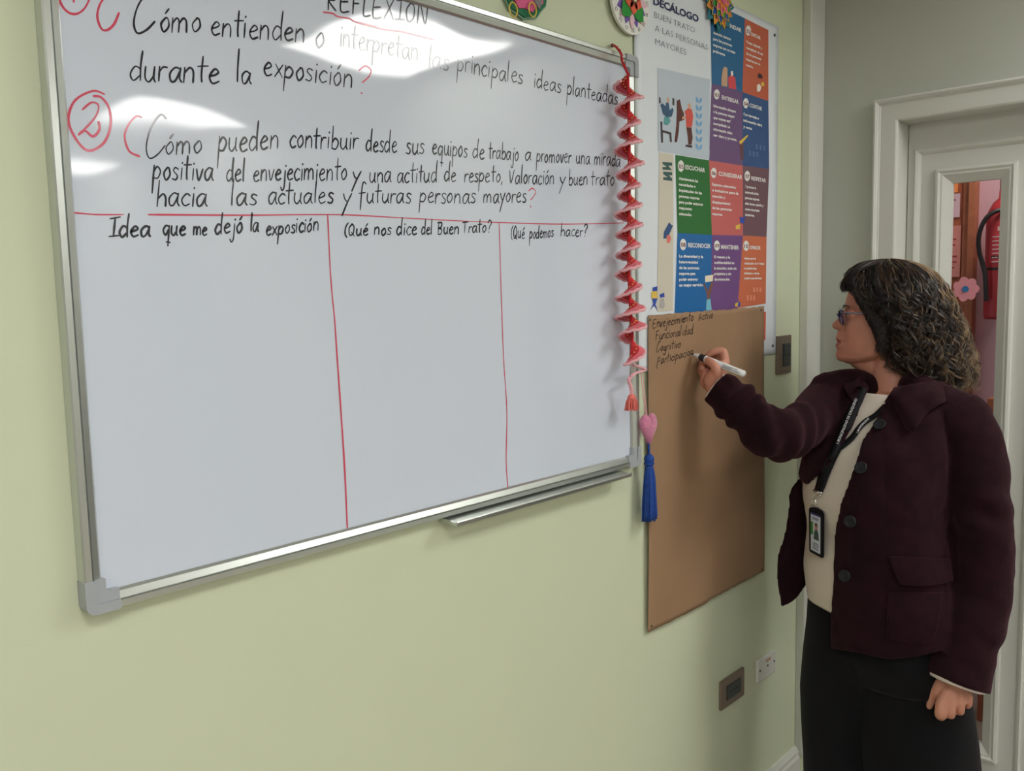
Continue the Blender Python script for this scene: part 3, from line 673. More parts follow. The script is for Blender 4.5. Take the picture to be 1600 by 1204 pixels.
ztop, zbot = cpts[0].z, cpts[-1].z
TURN = [118, 153, 193, 219, 258, 290, 322, 353, 385, 416, 454, 485, 512, 564]  # pixel rows of the left tips
zt = [WY(968, y, YG).z for y in TURN]
N = 30; rows = []
for k in range(len(zt)-1):
    for i in range(N): rows.append((zt[k]+(zt[k+1]-zt[k])*i/N, 2*PI*(k+i/N)))
rows.append((zt[-1], 2*PI*(len(zt)-1)))
bmr, bmp, bme, bmg = bmesh.new(), bmesh.new(), bmesh.new(), bmesh.new()
PH = PI*1.02
prev = None; edge = []; gi = 0
for k, (z, th) in enumerate(rows):
    c = at_z(z); a = PH-th
    Rr = .0245*(1+.10*math.sin(th*.37)+.08*math.sin(th*1.7))*(1.18 if z < zt[-4] else 1)
    dirv = Vector((math.cos(a), math.sin(a), 0))
    ring = [c+dirv*.0015+Vector((0, 0, .006)), c+dirv*.008+Vector((0, 0, .002)), c+dirv*.0155-Vector((0, 0, .003)), c+dirv*(Rr-.003)-Vector((0, 0, .0075)), c+dirv*Rr-Vector((0, 0, .0095))]
    tn = Vector((0, 0, 1))*.0016
    cur = [[b.verts.new(p+tn*s) for p in seg] for b, seg in ((bmr, ring[0:3]), (bmp, ring[2:5])) for s in (1, -1)]
    if prev:
        for q in range(4):
            bb_ = bmr if q < 2 else bmp
            for j in range(2): f = bb_.faces.new((prev[q][j], prev[q][j+1], cur[q][j+1], cur[q][j])); f.smooth = True
    prev = cur
    edge.append(c+dirv*(Rr+.0012)-Vector((0, 0, .0098)))
    if k % 3 == 0:
        for s in (1, -1):
            p0 = c+dirv*.0085+tn*s*1.6; sphere(bmg, p0+dirv*.001, .0021, 1, (1, 1, .7))
for k, p in enumerate(edge): edge[k] = p+Vector((0, 0, .0012*math.sin(k*2.1)))
tube(bme, edge, .0031, 8)
tube(bmr, [p for p in cpts[::6]], .0032, 8)
obj('spiral_core', bmr, redr, gar); obj('spiral_frill', bmp, pinkr, gar); obj('edge_cord', bme, palep, gar); obj('stitches', bmg, gold, gar)['kind'] = 'stuff'
bm = bmesh.new()
up = catmull([WY(982, 118, -.048), WY(972, 96, -.04), WY(970, 84, -.034), WY(962, 73, -.024), WY(957, 71, -.008)], 8)
tube(bm, up, .0022, 8); up2 = [p+Vector((.002*math.sin(i*1.4), -.002, .001*math.cos(i*1.9))) for i, p in enumerate(up)]; tube(bm, up2, .0016, 6)
obj('hanging_cord', bm, redr, gar)
bm = bmesh.new(); sphere(bm, WY(957, 71, -.006), .004, 2); obj('pin', bm, pm('dark_red_pin', 70, 20, 20), gar)
bm = bmesh.new(); low = catmull([WY(989, 570, -.05), WY(1008, 577, -.045), WY(993, 583, -.048), WY(983, 592, -.05), WY(986, 606, -.05), WY(987, 618, -.05)], 10)
for ph in (0, 2.1, 4.2):
    tube(bm, [p+Vector((math.cos(i*.55+ph), math.sin(i*.55+ph), 0))*.0024 for i, p in enumerate(low)], .0023, 6)
obj('twisted_cord', bm, palep, gar)
def tassel(parent, top, L, rr, m, n, seed, neck=.25, nm='tassel'):
    rg = random.Random(seed); bm = bmesh.new(); top = Vector(top)
    sphere(bm, top-Vector((0, 0, rr*.55)), rr*.62, 2, (1, 1, 1.1))
    tube(bm, [top-Vector((math.cos(a)*-rr*.5, math.sin(a)*rr*.5, rr*1.1)) for a in [2*PI*i/12 for i in range(13)]], rr*.16, 6)
    for i in range(n):
        a = rg.uniform(0, 2*PI); q = rr*math.sqrt(rg.uniform(.35, 1)); l = L*rg.uniform(.93, 1.0)
        d = Vector((math.cos(a), math.sin(a)*.8, 0))
        P = [top+d*rr*.3-Vector((0, 0, rr)), top+d*q*.75-Vector((0, 0, l*.35)), top+d*q*(.95+rg.uniform(-.1, .1))-Vector((0, 0, l*.7)), top+d*q*(1.05+rg.uniform(-.1, .15))-Vector((0, 0, l))]
        tube(bm, catmull(P, 3), rr*.10, 5)
    return obj(nm, bm, m, parent, kind='stuff')
salmon = mat('salmon_thread', srgb(236, 120, 110), .7, var=.3, vscale=80)
tassel(gar, WY(987, 616, -.05), .034, .0155, salmon, 70, 4)
# ================================================================== HEART ORNAMENT
hp = WY(1013, 668, -.03)
ho = empty('heart_ornament', (hp.x, hp.y, WY(1015, 815, -.03).z), 'pink knitted heart with a long blue tassel hanging beside the whiteboard', 'ornament')
hm = mat('pink_wool', srgb(214, 130, 165), .9, bump=.9, bscale=350, var=.2, vscale=120, sheen=.4)
bm = bmesh.new()
def hx(t): return 16*math.sin(t)**3
def hz(t): return 13*math.cos(t)-5*math.cos(2*t)-2*math.cos(3*t)-math.cos(4*t)
nr, na = 9, 48; rings = []
S = .00185
for s in (1, -1):
    prevr = None
    for j in range(nr+1):
        f = 1-(j/nr)**1.6*.999 if j else 1
        h = .014*math.sqrt(max(0, 1-f*f))
        ring = [Vector((hp.x+hx(2*PI*i/na)*S*f*.95, hp.y-s*h, hp.z+(hz(2*PI*i/na)+1)*S*f*1.3)) for i in range(na)]
        vs = [bm.verts.new(p) for p in ring]
        if prevr:
            for i in range(na): fa = bm.faces.new((prevr[i], prevr[(i+1) % na], vs[(i+1) % na], vs[i])); fa.smooth = True
        prevr = vs
bmesh.ops.remove_doubles(bm, verts=bm.verts[:], dist=.0002); bmesh.ops.recalc_face_normals(bm, faces=bm.faces[:])
obj('heart', bm, hm, ho, True)
bm = bmesh.new(); tube(bm, catmull([WY(1001, 574, -.03), WY(1003, 600, -.03), WY(1008, 640, -.03), WY(1011, 652, -.032)], 6), .0010, 6); tube(bm, catmull([WY(1003, 574, -.03), WY(1006, 600, -.031), WY(1010, 640, -.031), WY(1012, 652, -.033)], 6), .0009, 6); obj('hanging_cord', bm, palep, ho)
blue = mat('blue_thread', srgb(24, 72, 160), .75, var=.35, vscale=90)
bm = bmesh.new(); tube(bm, [WY(1013.5, 690, -.03), WY(1013.8, 700, -.03), WY(1014, 713, -.03)], .0028, 8); obj('blue_cord', bm, blue, ho)
tassel(ho, WY(1014.3, 710, -.03), WY(1014.3, 710, -.03).z-WY(1016, 813, -.03).z, .0185, blue, 110, 9)

# ================================================================== PAPER ORNAMENTS ABOVE
def disc_pts(c, r, n, f=lambda a: 1): return [(c[0]+r*f(2*PI*i/n)*math.cos(2*PI*i/n), c[1]+r*f(2*PI*i/n)*math.sin(2*PI*i/n)) for i in range(n)]
def slab(name, pts, y, th, m, parent):
    bm = bmesh.new(); prism(bm, pts, y, y-th); return obj(name, bm, m, parent)
def petal(c, ang, r0, r1, w, n=10):
    u = Vector((math.cos(ang), math.sin(ang))); v = Vector((-u.y, u.x)); P = []
    for i in range(n+1):
        t = i/n; P.append(Vector(c)+u*(r0+(r1-r0)*t)+v*w*math.sin(PI*t**.9))
    for i in range(1, n):
        t = 1-i/n; P.append(Vector(c)+u*(r0+(r1-r0)*t)-v*w*math.sin(PI*t**.9))
    return [(p.x, p.y) for p in P]
# green and pink mask with golden rings
c0 = WY(817, -34, -.006); bl = WY(817, 31, -.006); r = (c0.z-bl.z)
cc = (c0.x, c0.z)
o1 = empty('paper_mask', (cc[0], 0, bl.z), 'green edged pink paper figure with two yellow rings above the whiteboard', 'ornament')
slab('outline', disc_pts(cc, r, 96, lambda a: 1-.05*abs(math.sin(a*6))), -.002, .004, pm('pale_green_card', 132, 168, 140), o1)
slab('green_base', disc_pts(cc, r*.95, 96, lambda a: 1-.05*abs(math.sin(a*6))), -.006, .003, pm('green_card', 30, 112, 78), o1)
slab('pink_centre', disc_pts((cc[0], cc[1]), r*.82, 60, lambda a: 1-.10*abs(math.sin(a*5))), -.009, .003, pm('pink_card', 214, 92, 140), o1)
for s in (-1, 1):
    slab('grey_lobe', petal((cc[0]+s*r*.38, cc[1]-r*.18), -PI/2+s*.25, -r*.2, r*.50, r*.2), -.012, .002, pm('grey_card', 130, 124, 128), o1)
    g = WY(802 if s < 0 else 832, 15, -.016); bm = bmesh.new()
    tube(bm, [Vector((g.x+.0105*math.cos(a), -.016, g.z+.0125*math.sin(a))) for a in [2*PI*i/24 for i in range(25)]], .0014, 6); obj('yellow_ring', bm, pm('yellow_ring', 224, 196, 74, rough=.4), o1)
    slab('eye', disc_pts((cc[0]+s*r*.25, cc[1]+r*.2), r*.12, 20), -.012, .002, pm('white_card', 230, 230, 226), o1)
# round white flower disc
c0 = WY(981, 2, -.006); bl = WY(985, 56, -.006); r = c0.z-bl.z; cc = (c0.x, c0.z)
o2 = empty('flower_disc', (cc[0], 0, bl.z), 'round white disc with a coral and green paper flower above the garland', 'ornament')
slab('disc', disc_pts(cc, r, 48), -.008, .006, pm('white_card', 230, 230, 226), o2)
for k in range(8): slab('purple_leaf', petal(cc, -PI/2+PI/8+k*PI/4, r*.3, r*.80, r*.13), -.0145, .001, pm('purple_card', 118, 92, 176), o2)
for k in range(8): slab('pale_pink_leaf', petal(cc, -PI/2+k*PI/4, r*.3, r*.86, r*.12), -.016, .001, pm('pale_pink_card', 232, 196, 208), o2)
for k in range(4): slab('green_leaf', petal(cc, -PI/2+PI/4*(1+2*k)*1.0, r*.15, r*.78, r*.26), -.018, .0012, pm('leaf_green_card', 40, 148, 58), o2)
for k in range(5): slab('coral_petal', petal(cc, -PI/2+k*2*PI/5, 0, r*.44, r*.2), -.020, .0014, pm('coral_card', 228, 98, 70), o2)
slab('centre', disc_pts(cc, r*.14, 24), -.022, .002, pm('brown_card', 110, 64, 54), o2); slab('centre_dot', disc_pts(cc, r*.08, 20), -.024, .001, pm('cream_card', 236, 226, 190), o2)
ink = pm('grey_doodle', 96, 98, 100)
for k in range(16):
    a = 2*PI*k/16+.1; bm = bmesh.new()
    if k % 2: tube(bm, [Vector((cc[0]+r*.88*math.cos(a)+.0035*math.cos(b_), -.0143, cc[1]+r*.88*math.sin(a)+.0035*math.sin(b_))) for b_ in [2*PI*i/10 for i in range(11)]], .0005, 4)
    else:
        for d in (-.05, 0, .05): tube(bm, [Vector((cc[0]+r*.80*math.cos(a+d), -.0143, cc[1]+r*.80*math.sin(a+d))), Vector((cc[0]+r*.94*math.cos(a+d*1.4), -.0143, cc[1]+r*.94*math.sin(a+d*1.4)))], .0005, 4)
    obj('drawn_mark', bm, ink, o2, kind='stuff')
# layered star mandala
c0 = WY(1122, 2, -.012); bl = WY(1124, 52, -.012); r = c0.z-bl.z; cc = (c0.x, c0.z)
o3 = empty('layered_star', (cc[0], 0, bl.z), 'many layered blue orange and yellow paper star pinned on the poster top', 'ornament')
cols = [('teal_card', 48, 122, 140), ('orange_card', 222, 128, 66), ('deep_blue_card', 30, 84, 168), ('leaf_green_card', 40, 148, 58), ('rose_card', 214, 100, 150), ('orange_card', 222, 128, 66)]
y = -.0125
for L, (rf, wf, n, off) in enumerate([(1.0, .30, 8, 0), (.88, .26, 8, PI/8), (.78, .2, 8, 0), (.66, .18, 8, PI/8), (.52, .15, 8, 0), (.36, .12, 8, PI/8)]):
    for k in range(n):
        a = -PI/2+off+2*PI*k/n
        pts = [(cc[0]+r*rf*.25*math.cos(a-.5), cc[1]+r*rf*.25*math.sin(a-.5)), (cc[0]+r*rf*.68*math.cos(a-.34), cc[1]+r*rf*.68*math.sin(a-.34)), (cc[0]+r*rf*math.cos(a), cc[1]+r*rf*math.sin(a)), (cc[0]+r*rf*.68*math.cos(a+.34), cc[1]+r*rf*.68*math.sin(a+.34)), (cc[0]+r*rf*.25*math.cos(a+.5), cc[1]+r*rf*.25*math.sin(a+.5))]
        slab('star_petal', pts, y-(k % 2)*.0006, .0011, pm(*cols[L]), o3)
        if L in (1, 2, 4):
            bm = bmesh.new(); tube(bm, [Vector((p[0], y-.0022, p[1])) for p in pts[1:4]], .0011, 5); obj('yellow_edge', bm, pm('yellow_edge', 236, 206, 60), o3)
        elif L in (0, 3):
            bm = bmesh.new(); tube(bm, [Vector((p[0], y-.0022, p[1])) for p in pts[1:4]], .0009, 5); obj('petal_edge', bm, pm('teal_edge', 40, 150, 150) if L == 0 else pm('pink_edge', 230, 120, 160), o3)
    y -= .0022
slab('centre', disc_pts(cc, r*.12, 20), y, .002, pm('pink_card', 214, 92, 140), o3)

# ================================================================== BEHIND THE GLASS
redm = mat('extinguisher_red', srgb(178, 52, 60), .35, coat=.2); blackr = mat('black_rubber', (.02, .02, .022), .45); chrome = mat('chrome', (.7, .7, .72), .2, metal=1)
XE = 3.40
ec = FX(1565, 420, XE); rt = FX(1565, 330, XE).z; rb = FX(1565, 498, XE).z; rad = (FX(1538.5, 420, XE)-FX(1565, 420, XE)).length*.98
fe = empty('fire_extinguisher', (ec.x, ec.y, rb), 'red fire extinguisher with black hose hung in the pink corridor behind the glass', 'fire extinguisher')
bm = bmesh.new(); prf = [(0, rb), (rad*.92, rb), (rad, rb+.012), (rad, rt-.03), (rad*.9, rt+.0), (rad*.62, rt+.03), (rad*.3, rt+.045), (rad*.28, rt+.07), (0, rt+.07)]
def lathe(bm, c, prf, seg=28, mi=0):
    rings = [[bm.verts.new((c[0]+max(r_, 1e-5)*math.cos(2*PI*i/seg), c[1]+max(r_, 1e-5)*math.sin(2*PI*i/seg), z)) for i in range(seg)] for r_, z in prf]
    for a, b_ in zip(rings, rings[1:]):
        for i in range(seg): f = bm.faces.new((a[i], a[(i+1) % seg], b_[(i+1) % seg], b_[i])); f.smooth = True; f.material_index = mi
lathe(bm, ec, prf); obj('cylinder', bm, redm, fe)
bm = bmesh.new(); lathe(bm, ec, [(rad+.0015, ec.z+.005), (rad+.0015, ec.z-.003)]); obj('strap', bm, blackr, fe)
vec = (CAM-ec); va = math.atan2(vec.y, vec.x)
bm = bmesh.new(); seg = 14; V1 = []
for j, z in enumerate((ec.z+.02, rt-.035)): V1.append([bm.verts.new((ec.x+(rad+.001)*math.cos(va+(-.8+1.6*i/seg)), ec.y+(rad+.001)*math.sin(va+(-.8+1.6*i/seg)), z)) for i in range(seg+1)])
for i in range(seg): bm.faces.new((V1[0][i], V1[0][i+1], V1[1][i+1], V1[1][i]))
lbl = obj('label_sheet', bm, pm('extinguisher_label', 200, 66, 76), fe)
rg = random.Random(11)
def curved(name, z0, z1, a0, a1, m):
    bm = bmesh.new(); n = 6; A = [[bm.verts.new((ec.x+(rad+.0018)*math.cos(va+a0+(a1-a0)*i/n), ec.y+(rad+.0018)*math.sin(va+a0+(a1-a0)*i/n), z)) for i in range(n+1)] for z in (z0, z1)]
    for i in range(n): bm.faces.new((A[0][i], A[0][i+1], A[1][i+1], A[1][i]))
    return obj(name, bm, m, fe)
lw = pm('label_white', 222, 190, 190)
for k in range(7):
    z = rt-.09-k*.014; a1 = .55
    curved('print_line', z, z+.004, -.6, -.6+rg.uniform(.7, 1.2), lw)
curved('print_mark', rt-.075, rt-.045, -.15, .2, lw); curved('print_mark', rt-.068, rt-.054, -.3, .35, lw)
curved('print_line', ec.z+.035, ec.z+.045, -.65, .6, pm('label_dark', 70, 40, 44))
bm = bmesh.new(); tube(bm, [Vector((ec.x, ec.y, rt+.065)), Vector((ec.x, ec.y, rt+.11))], .014, 12); box(bm, ec.x-.012, ec.x+.012, ec.y-.07, ec.y+.01, rt+.10, rt+.108, .002); box(bm, ec.x-.012, ec.x+.012, ec.y-.08, ec.y+.01, rt+.125, rt+.133, .002); obj('valve_handle', bm, chrome, fe)
bm = bmesh.new(); tube(bm, catmull([FX(1572, 327, XE-.05), FX(1556, 330, XE-.07), FX(1540, 342, XE-.08), FX(1530, 366, XE-.08), FX(1530, 392, XE-.07), FX(1536, 414, XE-.06), FX(1539, 428, XE-.06), FX(1540, 445, XE-.06), FX(1541, 470, XE-.06)], 8), .0075, 10); obj('hose', bm, blackr, fe)
# bracket holding it
bm = bmesh.new(); box(bm, ec.x+rad*.6, XC, ec.y-.015, ec.y+.015, ec.z-.03, ec.z+.03, .002); obj('wall_bracket', bm, blackr, fe)
# notice board with papers
nb0, nb1 = FX(1488, 262, XC-.02), FX(1515, 600, XC-.02)
nb = empty('notice_board', (XC-.02, nb1.y, nb1.z), 'orange framed notice board with pinned papers seen through the glass', 'notice board')
ya, yb = nb0.y+.55, FX(1513, 400, XC-.02).y
boxo('board_panel', XC-.02, XC-.001, yb, ya, nb1.z, nb0.z, mat('brown_board', srgb(176, 96, 66), .7, var=.15, vscale=9), nb)
bm = bmesh.new(); box(bm, XC-.03, XC-.001, yb-.0, yb+.02, nb1.z, nb0.z+.02, .002); box(bm, XC-.03, XC-.001, yb, ya, nb0.z, nb0.z+.02, .002); box(bm, XC-.03, XC-.001, yb, ya, nb1.z-.02, nb1.z, .002); obj('frame', bm, orange, nb)
def nsheet(name, p0, p1, c, lines_=0, lab=None):
    a, b_ = FX(*p0, XC-.024), FX(*p1, XC-.024)
    t = empty(name, (XC-.024, (a.y+b_.y)/2, b_.z), lab, 'paper')
    boxo('sheet', XC-.0265, XC-.0225, b_.y+.025, a.y+.1, b_.z, a.z, pm('sheet_%d_%d_%d' % c, *c), t)
    for k in range(lines_):
        z = b_.z+(a.z-b_.z)*(1-(k+1.5)/(lines_+2)); l = rg.uniform(.5, .9)
        boxo('print_line', XC-.0275, XC-.0268, b_.y+.03+(a.y-b_.y)*(1-l), a.y+.08, z, z+.006, pm('print_red', 168, 70, 66), t)
    return t
t = nsheet('orange_notice', (1488, 281), (1508, 299), (255, 150, 80), 2, 'bright orange notice at the top of the notice board')
nsheet('white_notice', (1488, 303), (1511, 338), (222, 186, 196), 3, 'pale paper under the orange notice behind the glass')
nsheet('pink_notice', (1488, 353), (1511, 432), (214, 140, 130), 7, 'pink printed paper lowest on the notice board')
# fabric flower stuck on the glass
fx = XL+.012; fc = FX(1509, 451.5, fx)
fo = empty('felt_flower', (fx, fc.y, fc.z), 'pink seven petalled felt flower with blue centre stuck on the door glass', 'flower')
rr = (FX(1509, 451.5, fx)-FX(1531, 451.5, fx)).length*.80; rr = min(rr*1.15, .06)
bm = bmesh.new(); prism(bm, [(fc.y+rr*.0+q[0]*1.0, fc.z+q[1]) for q in [(rr*(.86+.14*abs(math.sin(3.5*a))*1.3)*math.cos(a), rr*1.0*(.80+.2*abs(math.sin(3.5*a))*1.3)*math.sin(a)) for a in [2*PI*i/112 for i in range(112)]]], fx-.002, fx+.002, 'x'); obj('petals', bm, pm('pink_felt', 214, 140, 150, rough=.9), fo)
bm = bmesh.new(); cyl(bm, (fx-.003, fc.y, fc.z), rr*.26, .003, 'x', 24); obj('centre', bm, pm('blue_felt', 50, 110, 165, rough=.9), fo)
# ================================================================== PERSON
DG = lambda: bpy.context.evaluated_depsgraph_get()
def bake(o):
    """apply modifiers to the mesh data without operators"""
    me = bpy.data.meshes.new_from_object(o.evaluated_get(DG()))
    old = o.data; o.modifiers.clear(); o.data = me; bpy.data.meshes.remove(old)
    return o
def remeshed(name, bm, voxel, m, smooth=0, sfac=.5, disp=None):
    me = bpy.data.meshes.new(name); bmesh.ops.recalc_face_normals(bm, faces=bm.faces[:]); bm.to_mesh(me); bm.free()
    o = bpy.data.objects.new(name, me); COL.objects.link(o)
    r = o.modifiers.new('r', 'REMESH'); r.mode = 'VOXEL'; r.voxel_size = voxel; r.use_smooth_shade = True
    if smooth: s = o.modifiers.new('s', 'SMOOTH'); s.iterations = smooth; s.factor = sfac
    bake(o)
    me = o.data
    if disp:
        nrm = [v.normal.copy() for v in me.vertices]
        for v, n in zip(me.vertices, nrm): v.co += n*disp(v.co, n)
    me.materials.clear()
    for mm in (m if isinstance(m, (list, tuple)) else [m]): me.materials.append(mm)
    for p in me.polygons: p.use_smooth = True
    me.update()
    return o
def adopt(o, parent):
    o.parent = parent; off = Matrix(); r_ = parent
    while r_ is not None: off = root_mat(r_) @ off; r_ = r_.parent
    o.data.transform(off.inverted()); return o
def PZ(px, dep, z):
    """point at pixel column px and depth dep whose height is z"""
    py_ = 602
    for _ in range(8):
        py_ -= (z-W(px, py_, dep).z)*FL/dep
    return W(px, py_, dep)
def capsule(bm, a, b_, ra, rb, seg=14, n=6):
    a, b_ = Vector(a), Vector(b_); d = (b_-a)
    P = []; R = []
    for i in range(5): t = i/4*PI/2; P.append(a-d.normalized()*ra*math.cos(t)); R.append(max(ra*math.sin(t), .0004))
    for i in range(1, n): P.append(a.lerp(b_, i/n)); R.append(ra+(rb-ra)*i/n)
    for i in range(5): t = i/4*PI/2; P.append(b_+d.normalized()*rb*math.sin(t)); R.append(max(rb*math.cos(t), .0004))
    tube(bm, P, R, seg)
def chain(bm, pts, rads, seg=14, n=5):
    C = catmull(pts, n); m = len(pts)-1
    RR = []
    for i in range(len(C)):
        f = i/n; k = min(int(f), m-1); RR.append(rads[k]+(rads[k+1]-rads[k])*(f-k))
    d0 = (C[1]-C[0]).normalized(); d1 = (C[-1]-C[-2]).normalized()
    P = [C[0]-d0*RR[0]*math.cos(t) for t in (0, .5, 1.0)]+C+[C[-1]+d1*RR[-1]*math.sin(t) for t in (.5, 1.0, 1.35, 1.57)]
    R2 = [max(RR[0]*math.sin(t), .0004) for t in (0, .5, 1.0)]+RR+[max(RR[-1]*math.cos(t), .0004) for t in (.5, 1.0, 1.35, 1.57)]
    tube(bm, P, R2, seg)
Rh = Vector((CR.x, CR.y, 0)).normalized(); Fh = Vector((CF.x, CF.y, 0)).normalized(); UZ = Vector((0, 0, 1))
AL = math.atan((1390-800)/FL); Rl = Rh*math.cos(AL)-Fh*math.sin(AL); Fl = Fh*math.cos(AL)+Rh*math.sin(AL)   # basis square to the line of sight at her
PHI = math.radians(48)
UF = -Rl*math.cos(PHI)-Fl*math.sin(PHI); UL = Rl*math.sin(PHI)-Fl*math.cos(PHI)
def ell(c, a, w, th, n=2.2):
    a *= .94; w *= .93
    ct, st = math.cos(th), math.sin(th)
    return c+UF*a*math.copysign(abs(ct)**(2/n), ct)+UL*w*math.copysign(abs(st)**(2/n), st)
def zy(y, px=1400, dep=2.1): return W(px, y, dep).z
foot = PZ(1385, 2.10, 0)
person = empty('person', (foot.x, foot.y, 0), 'woman with curly dark hair in a burgundy coat writing on the brown paper', 'person')
skin = mat('skin', srgb(202, 142, 120), .5, spec=.4, bump=.05, bscale=500, var=.06, vscale=30)
skin.node_tree.nodes['Principled BSDF'].inputs['Subsurface Weight'].default_value = .15
skin.node_tree.nodes['Principled BSDF'].inputs['Subsurface Radius'].default_value = (.02, .008, .004)
lipm = mat('lips', srgb(168, 92, 88), .45, spec=.4)
# ---------------------------------------------------------------- head (own frame: x forward, y left, z up)
HC = W(1372, 490, 2.15); K = .00157; KX = .00146
HY = math.radians(4)
HF = -Rl*math.cos(HY)-Fl*math.sin(HY); HL = Rl*math.sin(HY)-Fl*math.cos(HY)
def HP(x, y, z): return HC+HF*x+HL*y+UZ*z
prof_px = [(1345, 425), (1330, 443), (1323.5, 458), (1320, 472), (1319.8, 479), (1317.5, 486), (1309, 496), (1301, 503), (1299, 507.5), (1301, 512), (1309.5, 515), (1308, 520), (1305.8, 527), (1306.5, 531), (1309.5, 533.5), (1305.5, 537), (1305.8, 541), (1308.5, 546), (1305.8, 554), (1307.5, 560), (1312, 564), (1322, 566.5)]
prof = [((1372-x)*KX, (490-y)*K) for x, y in prof_px]
def interp(tab, z):
    """tab rows (z, ...) descending"""
    if z >= tab[0][0]: return tab[0][1:]
    for a, b_ in zip(tab, tab[1:]):
        if a[0] >= z >= b_[0]:
            f = (a[0]-z)/(a[0]-b_[0]); f = f*f*(3-2*f)*.3+f*.7
            return tuple(p+(q-p)*f for p, q in zip(a[1:], b_[1:]))
    return tab[-1][1:]
ptab = [(z, x) for x, z in prof]
base = [(.116, .0, -.03, .012), (.110, .022, -.055, .034), (.098, .040, -.076, .050), (.078, .060, -.090, .062), (.05, .0735, -.10, .071), (.02, .079, -.102, .074), (-.005, .080, -.100, .0735), (-.03, .083, -.092, .071), (-.055, .087, -.080, .067), (-.075, .089, -.062, .062), (-.092, .090, -.040, .056), (-.106, .088, -.015, .047), (-.116, .080, .01, .034), (-.122, .06, .03, .012)]
sig = [(.1, .05), (.03, .035), (.012, .016), (.0, .0085), (-.012, .0095), (-.027, .0135), (-.036, .013), (-.042, .012), (-.048, .02), (-.075, .024), (-.09, .021), (-.11, .024), (-.125, .03)]
bm = bmesh.new(); rings = []
for s in (-1, 1): sphere(bm, HP(.0600, s*.0315, -.001), .0135, 3)
NZ, NA = 120, 96
for j in range(NZ+1):
    z = .116-(.238)*j/NZ
    xf, xb, w = interp(base, z); xf *= .945; s_ = interp(sig, z)[0]
    px_ = interp(ptab, z)[0] if z <= prof[0][1] else xf
    xc = (xf+xb)/2-.006; ring = []
    for i in range(NA):
        a = 2*PI*i/NA; ct, st = math.cos(a), math.sin(a)
        n_ = 2.15
        x = (xf-xc if ct > 0 else xc-xb)*math.copysign(abs(ct)**(2/n_), ct)+xc; y = w*math.copysign(abs(st)**(2/n_), st)
        if ct > 0:
            x += (px_-xf)*math.exp(-(y/s_)**2)
            # nostril wings, eye sockets, cheeks, lip corners
            x += .006*math.exp(-((abs(y)-.0135)/.006)**2-((z+.031)/.007)**2)
            x -= .013*math.exp(-((abs(y)-.034)/.015)**2-((z-.001)/.012)**2)
            x += .004*math.exp(-((abs(y)-.034)/.02)**2-((z-.020)/.007)**2)
            x += .006*math.exp(-((abs(y)-.042)/.018)**2-((z+.030)/.02)**2)
            x -= .003*math.exp(-((abs(y)-.024)/.006)**2-((z+.067)/.006)**2)
            x -= .0012*math.exp(-((abs(y)-.026-(-.045-z)*.25)/.004)**2-((z+.045)/.012)**2)
        ring.append(bm.verts.new(HP(x, y, z)))
    rings.append(ring)
for a, b_ in zip(rings, rings[1:]):
    for i in range(NA): bm.faces.new((a[i], a[(i+1) % NA], b_[(i+1) % NA], b_[i]))
bm.faces.new(rings[0]); bm.faces.new(rings[-1][::-1])
for s in (-1, 1):      # ears: rim and lobe
    q = [HP(.000, s*.074, .004), HP(-.012, s*.082, .016), HP(-.024, s*.085, .006), HP(-.022, s*.083, -.014), HP(-.010, s*.078, -.03), HP(-.002, s*.074, -.034)]
    chain(bm, q, [.003, .004, .0045, .0045, .0055, .004], 10, 5); sphere(bm, HP(-.011, s*.076, -.008), .014, 2, (.5, .6, 1.1))
# neck and submental area
NB = W(1393, 612, 2.14)
chain(bm, [HP(-.030, 0, -.03), HP(-.032, 0, -.09), NB+Vector((0, 0, .0)), NB-Vector((0, 0, .07))], [.053, .050, .050, .055], 24, 6)
chain(bm, [HP(.062, 0, -.099), HP(.02, 0, -.118), HP(-.01, 0, -.135)], [.020, .034, .04], 18, 5)
for s in (-1, 1): chain(bm, [HP(.05, s*.026, -.100), HP(.01, s*.045, -.088), HP(-.02, s*.05, -.06)], [.017, .018, .018], 14, 5)
# torso
T_rows = [(612, 1396, .058, .085, 2.14), (640, 1390, .080, .125, 2.13), (700, 1378, .105, .135, 2.12), (776, 1370, .115, .135, 2.11), (850, 1370, .11, .135, 2.11), (920, 1376, .11, .145, 2.11), (1000, 1384, .11, .15, 2.11), (1060, 1386, .10, .14, 2.11)]
def loft(bm, rows, n=36, cap=True, sup=2.2):
    rg = []
    for y, px, a, w, dep in rows:
        c = PZ(px, dep, zy(y)); rg.append([bm.verts.new(ell(c, a, w, 2*PI*i/n, sup)) for i in range(n)])
    for A, B in zip(rg, rg[1:]):
        for i in range(n): f = bm.faces.new((A[i], A[(i+1) % n], B[(i+1) % n], B[i])); f.smooth = True
    if cap: bm.faces.new(rg[0]); bm.faces.new(rg[-1][::-1])
loft(bm, T_rows)
# arms
RS, RE, RW_ = W(1298, 622, 2.20), W(1216, 684, 2.00), W(1117, 603, 2.055)
LS, LE, LW = W(1506, 672, 1.99), W(1534, 870, 1.96), W(1492, 1062, 1.94)
chain(bm, [W(1345, 625, 2.16), RS, RS.lerp(RE, .5)+Vector((0, 0, .0)), RE, RE.lerp(RW_, .5), RW_], [.05, .046, .043, .038, .033, .024], 18, 6)
chain(bm, [W(1465, 650, 2.03), LS, LS.lerp(LE, .5), LE, LE.lerp(LW, .5), LW], [.05, .046, .044, .038, .034, .025], 18, 6)
